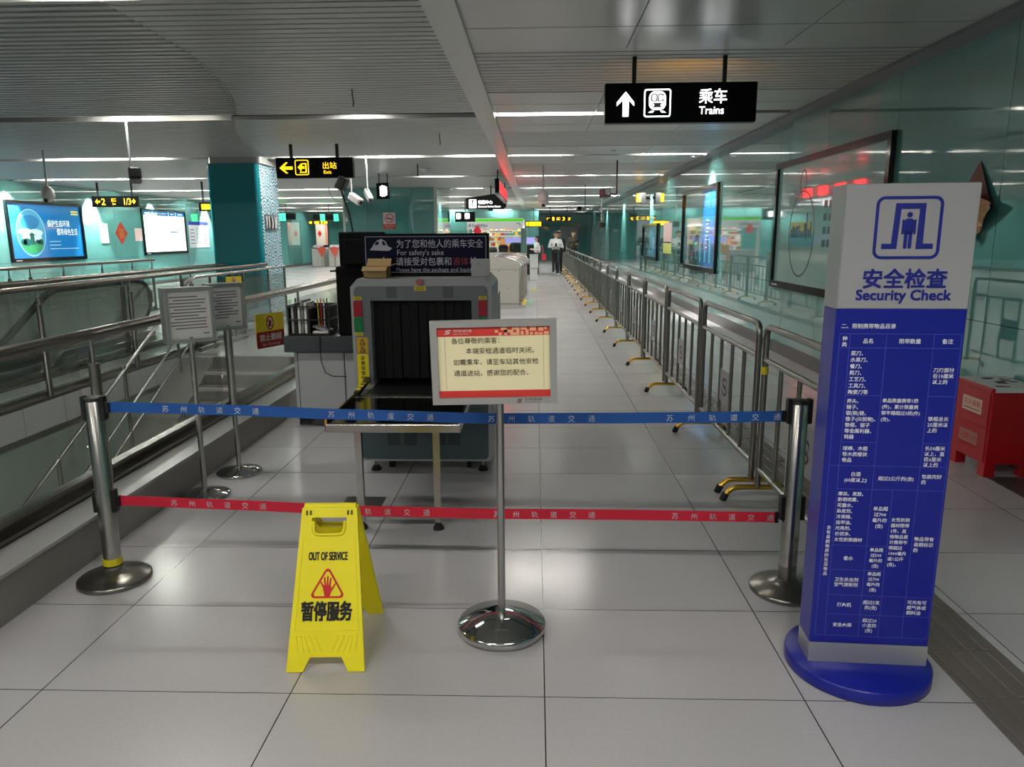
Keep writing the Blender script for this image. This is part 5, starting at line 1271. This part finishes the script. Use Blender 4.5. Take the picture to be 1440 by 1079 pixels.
x0, x1 = at(741,340,30.8).x, at(757,340,30.8).x; MB().box(x0,x1,30.8,31.4,0,at(741,345,30.8).z,BLACK).build('body', t); MB().box(x0-.9,x1,30.75,30.82,at(741,343,30.8).z,at(741,334,30.8).z,M('lilac lit panel','8E8AC8',.4,emit=.5)).build('top_panel', t); MB().box(x0+.3,x0+.38,30.78,30.8,1.2,1.35,LEDG).build('green_lamp', t)
def cart(x0,x1,y,z0,z1,label):
    t = thing('storage_box', label, 'box', ((x0+x1)/2,y,z0), 0, 'white boxes by the counter', True)
    MB().rbox(x0,x1,y,y+.45,z0,z1-.03,WHITE,.02).build('body', t); MB().rbox(x0-.015,x1+.015,y-.015,y+.465,z1-.035,z1,LGREY,.01).build('lid', t)
y = 26.6; x0, x1 = at(745,380,y).x, at(756,380,y).x
cart(x0,x1,y,.0,at(750,377,y).z,'white storage box on the floor, right of the ticket gates')
cart(x0,x1+.02,y,at(750,377,y).z,at(750,358,y).z,'white storage box stacked on the other, right of the ticket gates')
for (x, yv, c_, lab) in ((-.27,17.9,'C9B83A','yellow direction sticker on the floor right of the ticket gates, nearest'),(-.13,17.9,'6FA98C','green direction sticker on the floor beside the yellow one'),(-.05,22.0,'C9B83A','yellow direction sticker on the floor farther along the corridor')):
    tag(MB().at(Matrix.Translation((x,yv,0))).prism([(-.05,-.9),(.05,-.9),(.05,.5),(.0,.8),(-.05,.5)],0,.002,M('floor sticker '+c_,c_,.4)).build('floor_sticker'), lab, 'floor sticker')
# far left: adverts and gates
A, B = at(398,321,44.9), at(419,349,44.9)
t = thing('advert_panel', 'dark city photograph advert on the far wall, right of the pillar', 'advert', ((A.x+B.x)/2,44.9,B.z), 0, None, True)
W, H = B.x-A.x, A.z-B.z; m = MB().at(frame((A.x,44.98,B.z),(1,0,0),(0,0,1))); m.prism([(0,0),(W,0),(W,H),(0,H)],0,.06,BLACK); m.build('frame', t)
m = MB().at(frame((A.x,44.91,B.z),(1,0,0),(0,0,1))); m.quad(.05,W-.05,.2,H-.05,.001,M('lilac grey advert','8C8AA8',.3,emit=.35)); m.quad(.05,W-.05,H*.72,H-.05,.002,M('pale pink advert','C9B6B4',.3,emit=.35)); q = random.Random(2)
for k in range(9): x = .1+q.random()*W*.8; m.quad(x,x+.12,.25,.25+q.random()*H*.5,.003,M('navy advert','2C3058',.3,emit=.05))
m.bar((.3,H*.9,.004),(.8,H*.5,.004),.06,.001,RED); m.build('picture', t)
A, B = at(442,311,43), at(463,347,43)
t = thing('map_board', 'beige framed map board leaning at the far left gates', 'poster', ((A.x+B.x)/2,43,0), 0, None, True)
W = B.x-A.x; MB().box(A.x,B.x,43,43.08,0,A.z,BLACK).build('frame', t); m = MB().at(frame((A.x,42.995,B.z),(1,0,0),(0,0,1))); m.quad(.05,W-.05,.1,A.z-B.z-.05,.001,M('beige board','BDB4A8',.5,emit=.1)); m.quad(W*.75,W-.05,.1,A.z-B.z-.05,.002,M('salmon board edge','B8806C',.5,emit=.1)); m.poly([(W*.2,.75),(W*.35,.95),(W*.5,.75),(W*.35,.55)][::-1],.003,RED); m.build('sheet', t)
A, B = at(390,309,44.5), at(432,320,44.5)
t = thing('shop_fascia', 'white shop fascia with a green stripe on the far left wall', 'shop sign', ((A.x+B.x)/2,44.5,B.z), 0, None, True); W, H = B.x-A.x, A.z-B.z
MB().box(A.x,B.x,44.5,44.95,B.z,A.z,M('lit white fascia','E2E4E0',.5,emit=.12)).build('board', t); MB().box(A.x,B.x,44.48,44.5,A.z-.14,A.z,M('lit green stripe','46C81E',.4,emit=.35)).build('stripe', t)
def far_gate(x, y, label):
    t = thing('ticket_gate', label, 'ticket gate', (x,y,0), 0, 'ticket gates far to the left')
    GM = M('brushed pale steel','BEBBB4',.35,.5); MB().rbox(-.32,.32,0,1.6,0,1.02,GM,.05).build('body', t); MB().at(Matrix.Rotation(.35,4,'X')).box(-.28,.28,.33,.75,.93,.98,BLACK).build('screen', t)
    return t
far_gate(at(447,370,40).x,40,'pale ticket gate far to the left, under the map board'); far_gate(at(468,370,40).x+.1,40,'pale ticket gate far to the left, next to the black monitor')
for x, lab in ((453,'red kite shaped barrier flap between the far left gates'),(471,'red kite shaped barrier flap beside the black monitor, far left')):
    c = at(x,354,39.9); tag(MB().at(frame((c.x,39.85,c.z),(1,0,0),(0,0,1))).prism([(-.25,.17),(0,.29),(.25,.17),(0,-.34)],-.02,.02,M('red flap','B24A3C',.4)).cyl((0,-.32,0),(0,-c.z,0),.03,STEEL,8).build('gate_flap'), lab, 'gate flap')
# ================================================================ PEOPLE
def blob(prims, name, parent, voxel, smooth=2):
    """one continuous surface grown around tapered limbs; each face takes the material of the limb it belongs to"""
    bm = bmesh.new()
    for p0, p1, r0, r1, m in prims:
        p0, p1 = Vector(p0), Vector(p1); d = p1-p0; L = d.length; z = d.normalized() if L > 1e-6 else Vector((0,0,1))
        x = z.orthogonal().normalized(); y = z.cross(x); n = 12; rings = []
        prof = [(-r0*math.cos(a), r0*math.sin(a), 0) for a in (.35,.8,1.2)] + [(0,r0,0),(L,r1,0)] + [(L+r1*math.sin(a), r1*math.cos(a), 0) for a in (.37,.77,1.22)]
        vs = []
        for h, r, _ in prof: vs.append([bm.verts.new(p0+z*h+(x*math.cos(2*PI*k/n)+y*math.sin(2*PI*k/n))*r) for k in range(n)])
        for a, b in zip(vs, vs[1:]):
            for k in range(n): bm.faces.new((a[k],a[(k+1)%n],b[(k+1)%n],b[k]))
        bm.faces.new(vs[0][::-1]); bm.faces.new(vs[-1])
    me = bpy.data.meshes.new('t'); bm.to_mesh(me); bm.free()
    o = bpy.data.objects.new('t', me); COL.objects.link(o)
    md = o.modifiers.new('r','REMESH'); md.mode = 'VOXEL'; md.voxel_size = voxel
    ms = o.modifiers.new('s','SMOOTH'); ms.factor = .5; ms.iterations = smooth
    dg = bpy.context.evaluated_depsgraph_get(); out = bpy.data.meshes.new_from_object(o.evaluated_get(dg)); bpy.data.objects.remove(o)
    mats = []
    for p in prims:
        if p[4] not in mats: mats.append(p[4])
    out.materials.clear()
    for m in mats: out.materials.append(m)
    n = len(out.polygons); C = np.empty(n*3); out.polygons.foreach_get('center', C); C = C.reshape(-1,3)
    best = np.full(n, 1e9); idx = np.zeros(n, int)
    for p0, p1, r0, r1, m in prims:
        a = np.array(p0,float); d = np.array(p1,float)-a; t = np.clip((C-a)@d/max(d@d,1e-9),0,1)
        dist = np.linalg.norm(C-a-t[:,None]*d,axis=1)-(r0+(r1-r0)*t); k = dist < best; best[k] = dist[k]; idx[k] = mats.index(m)
    out.polygons.foreach_set('material_index', idx.astype(np.int32)); out.polygons.foreach_set('use_smooth', np.ones(n,bool)); out.update(); out.name = name
    ob = bpy.data.objects.new(name, out); COL.objects.link(ob); ob.parent = parent; return ob
def hand(prims, w, d, up, m):
    """palm and five bent fingers from the wrist w along direction d"""
    w, d, up = Vector(w), Vector(d).normalized(), Vector(up).normalized(); s = d.cross(up).normalized()
    prims.append((w, w+d*.075, .026, .034, m))
    for k, (o, L) in enumerate(((-.030,.062),(-.010,.074),(.011,.070),(.030,.055))):
        a = w+d*.09+s*o; b = a+d*L*.55-up*.008; c = b+d*L*.35-up*.025
        prims += [(a,b,.0105,.0098,m),(b,c,.0098,.0085,m)]
    a = w+d*.035-s*.030; b = a+d*.030-s*.028-up*.006; prims += [(a,b,.013,.011,m),(b,b+d*.028-up*.010,.011,.009,m)]
def person(label, loc, rz, shirt, trousers, shoes, legs, arms, scale=1., hair_long=False, voxel=.011):
    t = thing('person', label, 'person', loc, rz); t.scale = (scale,)*3
    P = []; sk = SKIN
    # torso, neck, head
    P += [((0,0,.93),(0,0,1.02),.145,.140,trousers), ((-.075,0,.95),(.075,0,.95),.115,.115,trousers)]
    P += [((0,0,1.02),(0,.0,1.26),.135,.150,shirt), ((-.06,0,1.08),(.06,0,1.08),.112,.112,shirt), ((-.09,0,1.30),(.09,0,1.30),.118,.118,shirt), ((-.165,0,1.405),(.165,0,1.405),.062,.062,shirt), ((0,.005,1.40),(0,0,1.47),.085,.06,shirt)]
    P += [((0,0,1.45),(0,-.01,1.56),.055,.052,sk), ((0,-.005,1.635),(0,-.005,1.665),.088,.086,sk), ((0,-.025,1.585),(0,-.02,1.63),.062,.078,sk)]
    P += [((0,-.098,1.645),(0,-.112,1.612),.010,.015,sk), ((-.090,0,1.635),(-.096,.005,1.612),.014,.012,sk), ((.090,0,1.635),(.096,.005,1.612),.014,.012,sk)]
    eye = M('dark eyes','1A1412',.3); lip = M('lips','8E4A42',.5)
    P += [((s*.034,-.086,1.643),(s*.036,-.086,1.643),.0115,.0115,eye) for s in (-1,1)] + [((s*.018,-.094,1.665),(s*.052,-.084,1.668),.008,.008,HAIR) for s in (-1,1)] + [((-.020,-.088,1.582),(.020,-.088,1.582),.009,.009,lip)]
    for (hip, knee, ankle, toe) in legs:
        P += [(hip,knee,.092,.062,trousers),(knee,ankle,.062,.048,trousers)]
        a = Vector(ankle); P += [(a+Vector((0,.02,-.055)),Vector(toe),.040,.034,shoes)]
    for (sh, el, wr, hd) in arms:
        P += [(sh,el,.056,.046,shirt),(el,wr,.045,.034,shirt)]
        if hd: hand(P, wr, hd[0], hd[1], sk)
    blob(P, 'body', t, voxel)
    Hh = [((0,.012,1.685),(0,.012,1.70),.092,.088,HAIR),((0,.040,1.62),(0,.035,1.68),.078,.086,HAIR),((-.05,-.045,1.715),(.05,-.045,1.715),.045,.045,HAIR)]
    if hair_long: Hh += [((-.05,.055,1.50),(-.05,.04,1.66),.045,.06,HAIR),((.05,.055,1.50),(.05,.04,1.66),.045,.06,HAIR)]
    blob(Hh, 'hair', t, voxel)
    return t
walk = [((.085,0,.90),(.095,-.14,.50),(.10,-.12,.11),(.10,-.26,.035)), ((-.085,0,.90),(-.09,.02,.49),(-.09,.22,.16),(-.09,.14,.035))]
stand = [((.085,0,.90),(.095,-.02,.50),(.10,.0,.095),(.115,-.14,.035)), ((-.085,0,.90),(-.095,-.01,.50),(-.10,.01,.095),(-.115,-.13,.035))]
phone_arms = [((.195,0,1.40),(.285,.03,1.14),(.100,-.235,1.175),((-.75,-.45,.2),(0,-.3,1))), ((-.195,0,1.40),(-.285,.03,1.14),(-.085,-.245,1.165),((.7,-.45,.25),(0,-.3,1)))]
hang = [((.195,0,1.40),(.25,.03,1.13),(.235,-.06,.89),((0,-.15,-1),(1,0,0))), ((-.195,0,1.40),(-.25,.03,1.13),(-.235,-.06,.89),((0,-.15,-1),(-1,0,0)))]
BT_ = M('black trousers','15151A',.7)
pm = person('man in a white jacket and black trousers walking along, looking at a phone', (.83,30.3,0), 0, M('white jacket','D5D6D8',.7), BT_, M('pale trainers','C8C4BE',.6), walk, phone_arms, 1.0)
tag(MB().at(Matrix.Translation((.835,30.3-.335,1.235)) @ Matrix.Rotation(-.6,4,'X')).rbox(-.038,.038,-.005,.005,-.075,.075,BLACKG,.004).build('smartphone'), 'dark smartphone held by the man in white', 'phone')
person('person in dark clothes walking right behind the man in white', (1.0,31.9,0), 0, M('black coat','1A1A1E',.8), BT_, BLACK, walk, hang, 1.02, False, .014)
pw = person('woman in a white top and black trousers standing beside the dark machine', (.07,30.0,0), math.radians(-75), M('white top','D2D0D2',.7), BT_, M('pale shoes','BDB8B4',.6), stand, phone_arms, .90, True, .013)
t = thing('shoulder_bag', 'red bag hanging at the side of the woman in white', 'bag', (.34,29.85,.62))
MB().rbox(-.09,.09,-.14,.14,0,.24,M('red bag leather','B01828',.5),.03,3).build('pouch', t); MB().tube([(0,-.12,.22),(-.04,-.06,.45),(-.08,.02,.60),(-.06,.08,.45),(0,.12,.22)],.010,M('red bag leather','B01828',.5),6).build('strap', t)
person('man in a dark olive jacket standing behind the far barriers', (1.72,33.6,0), math.radians(15), M('olive dark jacket','3A372C',.8), BT_, BLACK, stand, [phone_arms[0], hang[1]], 1.03, False, .014)
for o in scene.objects:
    if '_w' in o: del o['_w']
